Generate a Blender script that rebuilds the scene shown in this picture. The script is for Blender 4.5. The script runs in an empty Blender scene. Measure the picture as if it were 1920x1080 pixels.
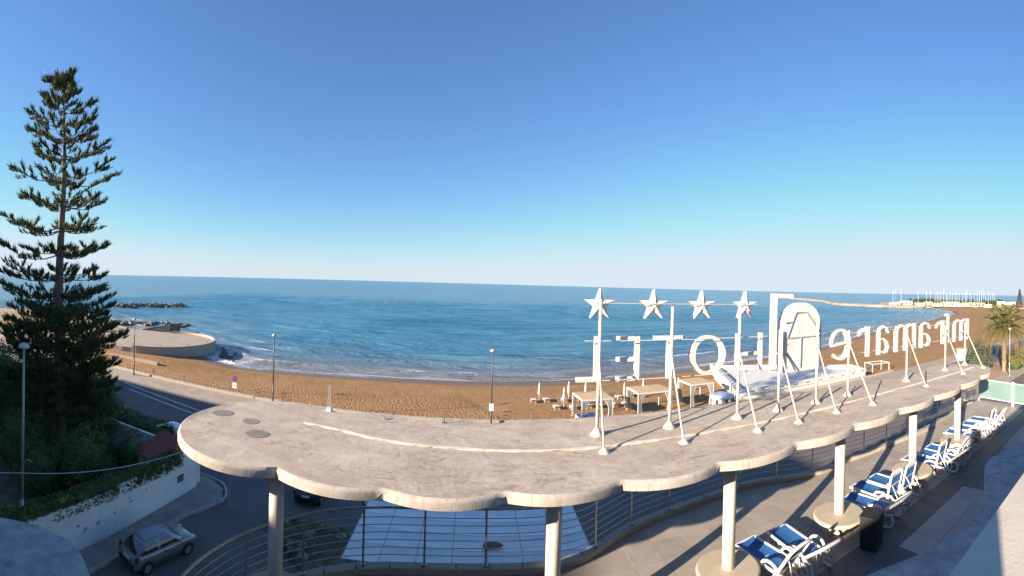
import bpy, math, random
import numpy as np
from mathutils import Vector, Matrix, noise as mnoise

random.seed(7)
RNG = np.random.default_rng(7)
S = bpy.context.scene
COL = S.collection
PI = math.pi

# ------------------------------------------------------------------ camera
CAMZ = 14.0
YAW, ROLL, FPX = 0.0875, math.radians(1.6), 800.0
cam_d = bpy.data.cameras.new('camera')
cam_d.type = 'PANO'                                  # the photograph is a swept phone panorama
cam_d.panorama_type = 'CENTRAL_CYLINDRICAL'
cam_d.central_cylindrical_range_u_min = -960.0 / FPX
cam_d.central_cylindrical_range_u_max = 960.0 / FPX
cam_d.central_cylindrical_range_v_min = -(1080 - 533.5) / FPX
cam_d.central_cylindrical_range_v_max = 533.5 / FPX
cam_d.central_cylindrical_radius = 1.0
cam_d.clip_start = 0.05
cam_d.clip_end = 200000
cam = bpy.data.objects.new('camera', cam_d)
COL.objects.link(cam)
fwd = Vector((math.sin(YAW), math.cos(YAW), 0))
rgt0 = Vector((math.cos(YAW), -math.sin(YAW), 0))
upz = Vector((0, 0, 1))
rgt = rgt0 * math.cos(ROLL) + upz * math.sin(ROLL)
upv = -rgt0 * math.sin(ROLL) + upz * math.cos(ROLL)
cam.matrix_world = Matrix(((rgt.x, upv.x, -fwd.x, 0), (rgt.y, upv.y, -fwd.y, 0), (rgt.z, upv.z, -fwd.z, CAMZ), (0, 0, 0, 1)))
S.camera = cam

# ------------------------------------------------------------------ sky and sun
SUN_EL, SUN_AZ = math.radians(17.0), math.radians(248.0)       # azimuth clockwise from +Y
W = bpy.data.worlds.new('World'); S.world = W; W.use_nodes = True
wn = W.node_tree.nodes; wl = W.node_tree.links
bg = wn['Background']
sky = wn.new('ShaderNodeTexSky'); sky.sky_type = 'NISHITA'; sky.sun_disc = False
sky.sun_elevation = SUN_EL; sky.sun_rotation = SUN_AZ
sky.air_density = 1.0; sky.dust_density = 0.05; sky.ozone_density = 5.5; sky.altitude = 0
sp_ = wn.new('ShaderNodeSeparateColor'); cb_ = wn.new('ShaderNodeCombineColor'); wl.new(sky.outputs[0], sp_.inputs[0])
LV = []
for i_, (c_, g_) in enumerate(((3.05, 1.0), (3.5, .985), (3.95, 1.02))):          # thick coastal haze: the brightest sky near the horizon levels off to white
    m_ = wn.new('ShaderNodeMath'); m_.operation = 'SMOOTH_MIN'; m_.inputs[1].default_value = c_; m_.inputs[2].default_value = 1.6
    n_ = wn.new('ShaderNodeMath'); n_.operation = 'MULTIPLY'; n_.inputs[1].default_value = g_; wl.new(sp_.outputs[i_], n_.inputs[0])
    wl.new(n_.outputs[0], m_.inputs[0]); LV.append(m_.outputs[0])
k_ = wn.new('ShaderNodeMath'); k_.operation = 'MULTIPLY'; k_.inputs[1].default_value = 1.24; wl.new(LV[0], k_.inputs[0])
x_ = wn.new('ShaderNodeMath'); x_.operation = 'SMOOTH_MAX'; x_.inputs[2].default_value = .8; wl.new(LV[2], x_.inputs[0]); wl.new(k_.outputs[0], x_.inputs[1])
for i_, o_ in enumerate((LV[0], LV[1], x_.outputs[0])): wl.new(o_, cb_.inputs[i_])
wl.new(cb_.outputs[0], bg.inputs[0]); bg.inputs[1].default_value = 0.077
sun_d = bpy.data.lights.new('sun', 'SUN'); sun_d.energy = 4.8; sun_d.angle = math.radians(0.55); sun_d.color = (1.0, 0.84, 0.66)
sun = bpy.data.objects.new('sun', sun_d); COL.objects.link(sun)
tosun = Vector((math.sin(SUN_AZ) * math.cos(SUN_EL), math.cos(SUN_AZ) * math.cos(SUN_EL), math.sin(SUN_EL)))
sun.rotation_euler = (-tosun).to_track_quat('-Z', 'Y').to_euler()
sun.location = (-60, -30, 60)
vs = S.view_settings
vs.view_transform = 'Standard'; vs.look = 'None'; vs.gamma = 1.0; vs.exposure = 1.6; vs.use_curve_mapping = False
S.render.engine = 'CYCLES'
S.cycles.max_bounces = 6; S.cycles.transparent_max_bounces = 12
S.cycles.use_denoising = True

# ------------------------------------------------------------------ helpers
class MB:
    """collects boxes, tubes, prisms; build() links them as ONE mesh object"""
    def __init__(s): s.v = []; s.f = []; s.mi = []; s.k = 0
    def add(s, vs_, fs, mi=0):
        o = len(s.v); s.v += [tuple(p) for p in vs_]; s.f += [tuple(i + o for i in f) for f in fs]; s.mi += [mi] * len(fs)
    def box(s, c, d, rz=0, M=None, mi=0, taper=1.0):
        hx, hy, hz = d[0] / 2, d[1] / 2, d[2] / 2
        P = [Vector((x * hx * (taper if z > 0 else 1), y * hy * (taper if z > 0 else 1), z * hz)) for z in (-1, 1) for x, y in ((-1, -1), (1, -1), (1, 1), (-1, 1))]
        R = M if M is not None else Matrix.Rotation(rz, 3, 'Z')
        s.add([R @ p + Vector(c) for p in P], [(3, 2, 1, 0), (4, 5, 6, 7), (0, 1, 5, 4), (1, 2, 6, 5), (2, 3, 7, 6), (3, 0, 4, 7)], mi)
    def cyl(s, p0, p1, r0, r1=None, n=12, mi=0):
        r1 = r0 if r1 is None else r1
        p0, p1 = Vector(p0), Vector(p1); d = (p1 - p0).normalized()
        a = d.orthogonal().normalized(); b = d.cross(a)
        P = [p + (a * math.cos(t) + b * math.sin(t)) * r for p, r in ((p0, r0), (p1, r1)) for t in [2 * PI * i / n for i in range(n)]]
        F = [(i, (i + 1) % n, n + (i + 1) % n, n + i) for i in range(n)] + [tuple(range(n - 1, -1, -1)), tuple(range(n, 2 * n))]
        s.add(P, F, mi)
    def tube(s, pts, r, n=8, closed=False, mi=0):
        pts = [Vector(p) for p in pts]; m = len(pts); rs = r if isinstance(r, (list, tuple)) else [r] * m
        P = []; last = None
        for i, p in enumerate(pts):
            q0 = pts[i - 1] if (i > 0 or closed) else p; q1 = pts[(i + 1) % m] if (i < m - 1 or closed) else p
            d = (q1 - q0).normalized()
            a = (last - d * last.dot(d)) if last is not None else (Vector((0, 0, 1)) - d * d.z if abs(d.z) < .95 else Vector((1, 0, 0)) - d * d.x)
            a.normalize(); last = a; b = d.cross(a)
            P += [p + (a * math.cos(2 * PI * k / n + PI / n) + b * math.sin(2 * PI * k / n + PI / n)) * rs[i] for k in range(n)]
        F = []
        for i in range(m if closed else m - 1):
            j = (i + 1) % m
            F += [(i * n + k, i * n + (k + 1) % n, j * n + (k + 1) % n, j * n + k) for k in range(n)]
        if not closed: F += [tuple(range(n - 1, -1, -1)), tuple((m - 1) * n + k for k in range(n))]
        s.add(P, F, mi)
    def prism(s, poly, z0, z1, mi=0):
        n = len(poly)
        P = [(x, y, z0) for x, y in poly] + [(x, y, z1) for x, y in poly]
        s.add(P, [tuple(range(n - 1, -1, -1)), tuple(range(n, 2 * n))] + [(i, (i + 1) % n, n + (i + 1) % n, n + i) for i in range(n)], mi)
    def lathe(s, prof, c=(0, 0, 0), n=20, mi=0):
        P = []; m = len(prof)
        for r, z in prof: P += [(c[0] + r * math.cos(2 * PI * k / n), c[1] + r * math.sin(2 * PI * k / n), c[2] + z) for k in range(n)]
        F = [(i * n + k, i * n + (k + 1) % n, (i + 1) * n + (k + 1) % n, (i + 1) * n + k) for i in range(m - 1) for k in range(n)]
        if prof[0][0] > 1e-6: F.append(tuple(range(n - 1, -1, -1)))
        if prof[-1][0] > 1e-6: F.append(tuple((m - 1) * n + k for k in range(n)))
        s.add(P, F, mi)
    def blob(s, c, r, nse=.25, sub=2, seed=0, mi=0):
        rx, ry, rz = r if isinstance(r, (list, tuple)) else (r, r, r)
        n1, n2 = 6 + sub * 4, 4 + sub * 2; P = []; F = []
        for i in range(n2 + 1):
            th = PI * i / n2
            for k in range(n1):
                ph = 2 * PI * k / n1
                d = Vector((math.sin(th) * math.cos(ph), math.sin(th) * math.sin(ph), math.cos(th)))
                f = 1 + nse * mnoise.noise(d * 1.7 + Vector((seed * 3.1, seed * 1.7, seed)))
                P.append((c[0] + d.x * rx * f, c[1] + d.y * ry * f, c[2] + d.z * rz * f))
        for i in range(n2):
            F += [(i * n1 + k, (i + 1) * n1 + k, (i + 1) * n1 + (k + 1) % n1, i * n1 + (k + 1) % n1) for k in range(n1)]
        s.add(P, F, mi)
    def ribbon(s, pts, w, d0, d1):
        """stroke in the (x,z) plane, thickness along y from d0 to d1; each stroke 2 mm off the last"""
        k = s.k * .002; s.k += 1; d0 -= k; d1 += k
        n = len(pts); ws = w if isinstance(w, (list, tuple)) else [w] * n
        L = []; Rr = []
        for i in range(n):
            a = pts[max(i - 1, 0)]; b = pts[min(i + 1, n - 1)]
            tx, tz = b[0] - a[0], b[1] - a[1]; l = math.hypot(tx, tz) or 1; nx, nz = -tz / l, tx / l
            L.append((pts[i][0] + nx * ws[i] / 2, pts[i][1] + nz * ws[i] / 2)); Rr.append((pts[i][0] - nx * ws[i] / 2, pts[i][1] - nz * ws[i] / 2))
        P = []
        for i in range(n): P += [(L[i][0], d0, L[i][1]), (Rr[i][0], d0, Rr[i][1]), (Rr[i][0], d1, Rr[i][1]), (L[i][0], d1, L[i][1])]
        F = [(0, 1, 2, 3), (4 * n - 1, 4 * n - 2, 4 * n - 3, 4 * n - 4)]
        for i in range(n - 1):
            o = 4 * i
            F += [(o + a, o + 4 + a, o + 4 + (a + 1) % 4, o + (a + 1) % 4) for a in range(4)]
        s.add(P, F)
    def mesh(s, name, mats, smooth=False):
        me = bpy.data.meshes.new(name); me.from_pydata(s.v, [], s.f)
        for m in (mats if isinstance(mats, (list, tuple)) else [mats]): me.materials.append(m)
        if any(s.mi): me.polygons.foreach_set('material_index', s.mi)
        if smooth: me.polygons.foreach_set('use_smooth', [True] * len(me.polygons))
        me.update(); return me
    def build(s, name, mats, parent=None, smooth=False, world=False, loc=None):
        if world and parent is not None:
            o = wloc(parent); s.v = [(x - o.x, y - o.y, z - o.z) for x, y, z in s.v]
        return link(name, s.mesh(name, mats, smooth), parent, loc)

def wloc(o):
    p = Vector(o.location)
    while o.parent: o = o.parent; p += Vector(o.location)
    return p
def link(name, data, parent=None, loc=None, rot=None, scale=None):
    o = bpy.data.objects.new(name, data); COL.objects.link(o)
    if parent is not None: o.parent = parent
    if loc is not None: o.location = loc
    if rot is not None: o.rotation_euler = rot
    if scale is not None: o.scale = scale
    return o
def tag(o, label=None, cat=None, group=None, kind=None):
    if label: o['label'] = label
    if cat: o['category'] = cat
    if group: o['group'] = group
    if kind: o['kind'] = kind
    return o
def thing(name, label, cat, loc=(0, 0, 0), rz=0, group=None):
    o = link(name, None, None, loc, (0, 0, rz)); o.empty_display_size = .2
    return tag(o, label, cat, group)
def copy_tree(o, parent=None):
    c = o.copy(); COL.objects.link(c); c.parent = parent
    for ch in list(o.children): copy_tree(ch, c)
    return c
def place(o, loc, rz=0, label=None, scale=None):
    o.location = loc; o.rotation_euler = (0, 0, rz)
    if label: o['label'] = label
    if scale: o.scale = scale
    return o
def grid_mesh(name, X, Y, Z, mat, smooth=True, attrs=None):
    ny, nx = X.shape
    co = np.stack([X, Y, Z], -1).reshape(-1, 3).astype(np.float32)
    i = np.arange(ny * nx).reshape(ny, nx)
    q = np.stack([i[:-1, :-1], i[:-1, 1:], i[1:, 1:], i[1:, :-1]], -1).reshape(-1, 4)
    me = bpy.data.meshes.new(name)
    me.vertices.add(len(co)); me.vertices.foreach_set('co', co.ravel())
    me.loops.add(q.size); me.loops.foreach_set('vertex_index', q.ravel().astype(np.int32))
    me.polygons.add(len(q)); me.polygons.foreach_set('loop_start', np.arange(0, q.size, 4, dtype=np.int32))
    me.polygons.foreach_set('use_smooth', np.full(len(q), smooth))
    me.update(calc_edges=True); me.materials.append(mat)
    for k, a in (attrs or {}).items():
        at = me.attributes.new(k, 'FLOAT', 'POINT'); at.data.foreach_set('value', a.ravel().astype(np.float32))
    return me
def catmull(pts, n=8):
    P = [Vector(p) for p in pts]; out = []
    for i in range(len(P) - 1):
        a, b, c, d = P[max(i - 1, 0)], P[i], P[i + 1], P[min(i + 2, len(P) - 1)]
        for k in range(n):
            t = k / n
            out.append(.5 * ((2 * b) + (c - a) * t + (2 * a - 5 * b + 4 * c - d) * t * t + (3 * b - a - 3 * c + d) * t ** 3))
    out.append(P[-1]); return out
def resample(pts, step):
    pts = [Vector(p) for p in pts]; out = [pts[0]]; acc = 0
    for a, b in zip(pts, pts[1:]):
        l = (b - a).length; d = step - acc
        while d <= l and l > 0: out.append(a + (b - a) * (d / l)); d += step
        acc = (acc + l) % step
    return out
def fbm(x, y, sc, seed, oct=3):
    """cheap smooth value noise on numpy arrays"""
    out = np.zeros_like(x, float); a = 1.0; tot = 0
    for o in range(oct):
        r = np.random.default_rng(seed + o); T = r.random((64, 64))
        u, v = x * sc * 2 ** o + 17.3 * o, y * sc * 2 ** o + 5.1 * o
        i, j = np.floor(u).astype(int), np.floor(v).astype(int); fu, fv = u - i, v - j
        fu, fv = fu * fu * (3 - 2 * fu), fv * fv * (3 - 2 * fv)
        g = lambda p, q: T[p % 64, q % 64]
        out += a * (g(i, j) * (1 - fu) * (1 - fv) + g(i + 1, j) * fu * (1 - fv) + g(i, j + 1) * (1 - fu) * fv + g(i + 1, j + 1) * fu * fv)
        tot += a; a *= .5
    return out / tot

# ------------------------------------------------------------------ materials
class NT:
    def __init__(s, name):
        s.m = bpy.data.materials.new(name); s.m.use_nodes = True
        s.n = s.m.node_tree.nodes; s.l = s.m.node_tree.links; s.b = s.n['Principled BSDF']; s.out = s.n['Material Output']
        s.tc = s.n.new('ShaderNodeTexCoord')
    def geo(s): return s.n.new('ShaderNodeNewGeometry').outputs['Position']
    def noise(s, vec, scale, detail=4, rough=.55, dist=0):
        t = s.n.new('ShaderNodeTexNoise'); t.inputs['Scale'].default_value = scale; t.inputs['Detail'].default_value = detail
        t.inputs['Roughness'].default_value = rough; t.inputs['Distortion'].default_value = dist
        s.l.new(vec, t.inputs['Vector']); return t.outputs['Fac']
    def mapping(s, vec, sc=(1, 1, 1), rot=(0, 0, 0)):
        t = s.n.new('ShaderNodeMapping'); t.inputs['Scale'].default_value = sc; t.inputs['Rotation'].default_value = rot
        s.l.new(vec, t.inputs['Vector']); return t.outputs['Vector']
    def ramp(s, fac, stops):
        t = s.n.new('ShaderNodeValToRGB'); e = t.color_ramp.elements
        while len(e) < len(stops): e.new(.5)
        for i, (p, c) in enumerate(stops):
            e[i].position = p; e[i].color = (c, c, c, 1) if isinstance(c, (int, float)) else (*c, 1)
        s.l.new(fac, t.inputs['Fac']); return t.outputs['Color']
    def mix(s, fac, a, b, mode='MIX'):
        t = s.n.new('ShaderNodeMix'); t.data_type = 'RGBA'; t.blend_type = mode
        for k, sock, v in ((0, t.inputs[0], fac), (6, t.inputs[6], a), (7, t.inputs[7], b)):
            if isinstance(v, (int, float)): sock.default_value = v if k == 0 else (v, v, v, 1)
            elif isinstance(v, (tuple, list)): sock.default_value = (*v, 1)
            else: s.l.new(v, sock)
        return t.outputs[2]
    def math(s, op, a, b=None, clamp=False):
        t = s.n.new('ShaderNodeMath'); t.operation = op; t.use_clamp = clamp
        for i, v in enumerate((a, b)):
            if v is None: continue
            if isinstance(v, (int, float)): t.inputs[i].default_value = v
            else: s.l.new(v, t.inputs[i])
        return t.outputs[0]
    def bump(s, h, strength=.3, dist=.02, normal=None):
        t = s.n.new('ShaderNodeBump'); t.inputs['Strength'].default_value = strength; t.inputs['Distance'].default_value = dist
        s.l.new(h, t.inputs['Height'])
        if normal is not None: s.l.new(normal, t.inputs['Normal'])
        return t.outputs['Normal']
    def set(s, color=None, rough=None, normal=None, metal=None, spec=None, **kw):
        for k, v in (('Base Color', color), ('Roughness', rough), ('Normal', normal), ('Metallic', metal), ('Specular IOR Level', spec)):
            if v is None: continue
            if isinstance(v, (int, float)): s.b.inputs[k].default_value = v
            elif isinstance(v, (tuple, list)): s.b.inputs[k].default_value = (*v, 1)
            else: s.l.new(v, s.b.inputs[k])
        for k, v in kw.items(): s.b.inputs[k].default_value = v
        return s.m

def pm(name, c, rough=.6, var=.15, scale=3.0, bump=.15, bscale=40, metal=0, dirt=None, dirt_amt=.5, rnd=0, spec=.5):
    t = NT(name); v = t.geo()
    n1 = t.noise(v, scale, 5, .6)
    col = t.mix(t.ramp(n1, [(.3, 0), (.7, 1)]), tuple(x * (1 - var) for x in c), tuple(min(x * (1 + var), .95) for x in c))
    if dirt:
        d = t.ramp(t.noise(v, scale * .6, 6, .7, .6), [(.52, 0), (.75, dirt_amt)])
        col = t.mix(d, col, dirt)
    if rnd:
        oi = t.n.new('ShaderNodeObjectInfo')
        k = t.math('ADD', t.math('MULTIPLY', oi.outputs['Random'], 2 * rnd), 1 - rnd)
        col = t.mix(1.0, col, k, 'MULTIPLY')
    nb = t.bump(t.noise(v, bscale, 4, .6), bump, .01) if bump else None
    return t.set(col, rough, nb, metal, spec)

M = {}
def mat_canopy():
    t = NT('weathered_concrete'); v = t.geo()
    big = t.ramp(t.noise(v, .42, 6, .66, 1.2), [(.30, (.40, .335, .27)), (.5, (.46, .39, .318)), (.70, (.515, .445, .37))])
    mid = t.ramp(t.noise(t.mapping(v, (.8, 1.6, 1), (0, 0, .2)), 1.6, 8, .68, .7), [(.34, .82), (.60, 1.04)])
    c = t.mix(1.0, big, mid, 'MULTIPLY')
    c = t.mix(1.0, c, t.ramp(t.noise(v, 46, 5, .7), [(.3, .86), (.7, 1.10)]), 'MULTIPLY')
    # brown lichen stains gathered in drifts, dark scrapes, pale trowel marks, hairline cracks
    drift = t.ramp(t.noise(v, .55, 4, .6, .4), [(.40, 0), (.56, 1)])
    st = t.math('MULTIPLY', drift, t.ramp(t.noise(t.mapping(v, (1.1, 2.6, 1), (0, 0, .35)), 2.1, 9, .76, 1.6), [(.49, 0), (.66, .7)]))
    c = t.mix(st, c, (.20, .135, .088))
    sc = t.ramp(t.noise(t.mapping(v, (2.6, 1, 1), (0, 0, -.7)), 5.2, 10, .82, 2.6), [(.66, 0), (.74, .7)])
    c = t.mix(sc, c, (.12, .095, .075))
    pale = t.ramp(t.noise(t.mapping(v, (.7, 2.2, 1), (0, 0, .1)), 1.5, 8, .78, 1.4), [(.58, 0), (.74, .35)])
    c = t.mix(pale, c, (.62, .55, .47))
    cr = t.math('MULTIPLY', drift, t.ramp(t.noise(v, .7, 5, .55, 1.2), [(.495, 0), (.5, .55), (.505, 0)]))
    c = t.mix(cr, c, (.17, .135, .105))
    nb = t.bump(t.noise(v, 30, 8, .7), .45, .012); nb = t.bump(t.noise(v, 2.0, 6, .6, .4), .4, .05, nb)
    return t.set(c, .9, nb, spec=.2)
def mat_rim():
    t = NT('stained_canopy_rim'); v = t.geo()
    c = t.ramp(t.noise(v, 1.1, 6, .65, .6), [(.32, (.36, .31, .265)), (.55, (.47, .42, .365)), (.75, (.54, .49, .43))])
    drip = t.ramp(t.noise(t.mapping(v, (5, 5, .5)), 2.4, 7, .7, .3), [(.50, 0), (.68, .65)])
    c = t.mix(drip, c, (.26, .205, .16))
    c = t.mix(t.ramp(t.noise(v, 9, 8, .8, 1.0), [(.60, 0), (.70, .6)]), c, (.16, .12, .09))
    return t.set(c, .88, t.bump(t.noise(v, 22, 7, .7), .4, .015), spec=.2)
M['canopy'] = mat_canopy()
M['canopy_edge'] = mat_rim()
M['damp'] = pm('damp_concrete_patch', (.215, .18, .155), .7, .14, 5, .2, 40)
M['mortar'] = pm('pale_mortar', (.53, .46, .385), .9, .18, 4, .4, 30, dirt=(.43, .36, .29), dirt_amt=1.0)
M['column'] = pm('cream_column_paint', (.56, .50, .42), .55, .04, 1.5, .06, 25, dirt=(.5, .45, .38), dirt_amt=.25)
M['stone_table'] = pm('cast_stone', (.46, .39, .30), .6, .08, 4, .1, 60, dirt=(.4, .33, .25), dirt_amt=.4)
M['sign'] = pm('white_sign_metal', (.60, .585, .56), .5, .07, 2.5, .05, 20, dirt=(.38, .31, .25), dirt_amt=.6)
M['sign_post'] = pm('cream_painted_steel', (.52, .475, .41), .5, .09, 5, .08, 40, dirt=(.30, .20, .13), dirt_amt=.8)
M['steel'] = pm('brushed_stainless_steel', (.42, .42, .43), .32, .12, 14, .05, 90, metal=.85)
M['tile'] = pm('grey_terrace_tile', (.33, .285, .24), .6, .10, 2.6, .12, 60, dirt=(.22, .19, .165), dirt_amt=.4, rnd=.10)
M['tile_shade'] = pm('shade_painted_terrace_tile', (.14, .13, .13), .6, .12, 2.6, .12, 60, rnd=.08)  # darkened tile colour that paints in the hotel's shade on the floor
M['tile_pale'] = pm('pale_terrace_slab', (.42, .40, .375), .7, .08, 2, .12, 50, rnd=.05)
M['grout'] = pm('dark_grout', (.16, .145, .13), .9, .1, 8, .1, 50)
M['kerbstone'] = pm('pale_kerbstone', (.37, .325, .275), .8, .12, 3, .2, 30, dirt=(.28, .24, .2), dirt_amt=.5)
M['plaster'] = pm('white_render', (.78, .765, .74), .85, .05, 1.0, .12, 25, dirt=(.42, .41, .39), dirt_amt=.45)
M['hotel'] = pm('hotel_render', (.68, .62, .54), .85, .06, .7, .1, 20)
M['dirtyslab'] = pm('stained_ledge_concrete', (.34, .325, .32), .85, .22, 5, .4, 18, dirt=(.10, .10, .105), dirt_amt=.75)
M['ledge'] = pm('cream_parapet_top', (.56, .50, .42), .8, .10, 1.8, .25, 30, dirt=(.36, .31, .26), dirt_amt=.6)
M['awning'] = pm('white_awning_sheet', (.74, .75, .77), .5, .05, 1.4, .06, 12, dirt=(.5, .5, .5), dirt_amt=.25)
M['seam'] = pm('awning_seam', (.42, .44, .47), .6, .05, 3, 0)
M['white_plastic'] = pm('white_resin', (.60, .60, .60), .35, .03, 3, .02, 30)
M['blue_sling'] = pm('blue_sling_fabric', (.022, .115, .34), .65, .12, 30, .25, 300)
M['black_box'] = pm('black_textured_cabinet', (.012, .012, .013), .6, .2, 8, .15, 120)
M['asphalt'] = None
def mat_asphalt():
    t = NT('worn_asphalt'); v = t.geo()
    c = t.ramp(t.noise(v, .35, 6, .65, .4), [(.3, (.13, .112, .105)), (.7, (.19, .165, .15))])
    c = t.mix(1.0, c, t.ramp(t.noise(v, 18, 4, .7), [(.3, .8), (.7, 1.15)]), 'MULTIPLY')
    cr = t.ramp(t.noise(v, 2.2, 9, .75, 1.6), [(.485, 0), (.5, .5), (.515, 0)])
    c = t.mix(cr, c, (.03, .03, .03))
    return t.set(c, .85, t.bump(t.noise(v, 60, 4, .7), .3, .01), spec=.3)
M['asphalt'] = mat_asphalt()
M['paving'] = pm('cement_paving', (.27, .25, .225), .85, .16, 1.3, .25, 25, dirt=(.14, .125, .11), dirt_amt=.6)
M['promenade'] = pm('beige_promenade_paving', (.34, .285, .225), .85, .14, .8, .25, 25, dirt=(.20, .155, .115), dirt_amt=.7)
M['line'] = pm('white_road_paint', (.68, .67, .64), .7, .12, 6, .1, 40, dirt=(.2, .2, .2), dirt_amt=.6)
M['earth'] = pm('brown_earth', (.30, .20, .125), .95, .25, .12, .4, 1.2, dirt=(.15, .13, .07), dirt_amt=.7)
M['soil'] = pm('garden_soil', (.15, .12, .085), .95, .3, 1.2, .5, 10, dirt=(.05, .08, .025), dirt_amt=.8)
M['wood'] = pm('weathered_wood', (.30, .20, .12), .8, .2, 6, .2, 40)
M['rock'] = pm('pale_breakwater_rock', (.22, .185, .15), .9, .3, .8, .6, 3, rnd=.3)
M['rock_dark'] = pm('dark_wet_rock', (.15, .125, .10), .6, .3, .8, .6, 3, rnd=.3)
M['bark'] = pm('grey_bark', (.17, .125, .095), .95, .25, 4, .6, 18)
M['palm_bark'] = pm('palm_bark', (.26, .18, .11), .95, .3, 5, .8, 14)
def mat_leaf(name, a, b, sc=1.6, trans=.25, flecks=None):
    t = NT(name); v = t.geo()
    c = t.mix(t.ramp(t.noise(v, sc, 4, .6), [(.3, 0), (.7, 1)]), a, b)
    c = t.mix(1.0, c, t.ramp(t.noise(v, 14, 3, .6), [(.3, .7), (.7, 1.25)]), 'MULTIPLY')
    if flecks: c = t.mix(t.ramp(t.noise(v, 1.1, 4, .6, .5), [(.60, 0), (.68, .9)]), c, flecks)
    t.set(c, .6, spec=.3)
    tr = t.n.new('ShaderNodeBsdfTranslucent'); t.l.new(c, tr.inputs['Color'])
    mx = t.n.new('ShaderNodeMixShader'); mx.inputs[0].default_value = trans
    t.l.new(t.b.outputs[0], mx.inputs[1]); t.l.new(tr.outputs[0], mx.inputs[2]); t.l.new(mx.outputs[0], t.out.inputs['Surface'])
    return t.m
M['pine'] = mat_leaf('pine_needles', (.055, .078, .028), (.13, .14, .055), .9, .2)
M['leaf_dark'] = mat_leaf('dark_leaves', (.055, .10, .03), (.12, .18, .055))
M['leaf_mid'] = mat_leaf('shrub_leaves', (.075, .13, .038), (.17, .22, .07))
M['leaf_flower'] = mat_leaf('ivy_with_yellow_bloom', (.07, .13, .035), (.15, .20, .06), 1.6, .25, (.42, .40, .10))
M['leaf_orange'] = mat_leaf('bush_with_orange_bloom', (.06, .10, .03), (.11, .16, .05), 1.6, .25, (.45, .24, .07))
M['leaf_grey'] = mat_leaf('grey_green_leaves', (.05, .075, .055), (.14, .17, .12))
M['palm_leaf'] = mat_leaf('palm_fronds', (.13, .14, .045), (.27, .24, .10), .8, .3)
M['palm_dry'] = mat_leaf('dry_palm_fronds', (.25, .17, .08), (.34, .24, .12), .8, .2)
M['lamp_white'] = pm('lamp_head_enamel', (.5, .49, .47), .5, .05, 4, 0)
M['galv'] = pm('galvanised_pole', (.36, .37, .39), .55, .12, 5, .08, 40, metal=.3)
M['pole_dark'] = pm('dark_painted_pole', (.09, .095, .10), .5, .12, 5, .05, 40)
M['cable'] = pm('pale_cable', (.50, .48, .44), .7, .05, 4, 0)
M['rust'] = pm('brown_rail_paint', (.25, .15, .09), .7, .25, 8, .15, 50)
M['blue_sign'] = pm('blue_sign_face', (.02, .09, .36), .4, .03, 4, 0)
M['red_sign'] = pm('red_sign_face', (.45, .03, .03), .4, .03, 4, 0)
M['white_sign'] = pm('white_sign_face', (.78, .78, .78), .4, .03, 4, 0)
M['roof_tile'] = pm('red_clay_tile', (.34, .085, .05), .8, .2, 5, .2, 30, rnd=.18)
M['curtain'] = pm('white_curtain_cloth', (.56, .54, .50), .9, .05, 3, .1, 40)
M['mat_cane'] = pm('cane_matting', (.50, .37, .21), .9, .15, 6, .4, 60, rnd=.06)
M['club'] = pm('white_beach_concrete', (.62, .60, .565), .8, .06, .8, .1, 10, dirt=(.45, .42, .37), dirt_amt=.5)
M['blue_tarp'] = pm('blue_tarpaulin', (.02, .10, .36), .55, .15, 2, .3, 6)
M['blue_pale'] = pm('pale_blue_cover', (.28, .36, .55), .6, .08, 2, .1, 10)
M['dark_void'] = pm('dark_opening', (.015, .015, .017), .8, .1, 3, 0)
M['rubber'] = pm('tyre_rubber', (.015, .015, .016), .85, .1, 10, .1, 60)
M['rim'] = pm('alloy_rim', (.45, .45, .46), .35, .08, 6, 0, metal=.8)
M['trim'] = pm('black_trim', (.02, .02, .022), .55, .1, 6, .05, 60)
M['far_tree'] = pm('far_tree_foliage', (.06, .075, .035), .95, .35, .3, 0)
M['far_white'] = pm('far_white_render', (.38, .34, .29), .85, .06, .05, 0, rnd=.35)
M['sail_hull'] = pm('white_hull', (.78, .78, .78), .4, .03, 1, 0)
def mat_paint(name, c, metal=.5):
    t = NT(name); v = t.geo()
    n = t.ramp(t.noise(v, 400, 2, .5), [(.3, .92), (.7, 1.06)])
    dust = t.ramp(t.noise(v, 1.5, 5, .65), [(.4, 0), (.8, .25)])
    c2 = t.mix(dust, t.mix(1.0, c, n, 'MULTIPLY'), (.25, .23, .2))
    return t.set(c2, .32, None, metal, **{'Coat Weight': .6, 'Coat Roughness': .08})
M['car_silver'] = mat_paint('silver_car_paint', (.25, .255, .27))
M['car_white'] = mat_paint('white_car_paint', (.75, .75, .75), 0)
M['car_black'] = mat_paint('black_car_paint', (.012, .012, .014), 0)
t = NT('tinted_car_glass'); M['car_glass'] = t.set((.02, .024, .028), .06, None, 0, .8, **{'Coat Weight': .5})
t = NT('red_lamp_lens'); M['red_lens'] = t.set((.30, .015, .015), .2)
t = NT('clear_lamp_lens'); M['clear_lens'] = t.set((.6, .6, .6), .15)
t = NT('frosted_green_glass'); v = t.geo()
t.set(t.mix(t.ramp(t.noise(v, .8, 3), [(.3, 0), (.7, 1)]), (.17, .275, .255), (.21, .32, .295)), .25, None, 0, .5, Alpha=.86); M['frost'] = t.m

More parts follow.
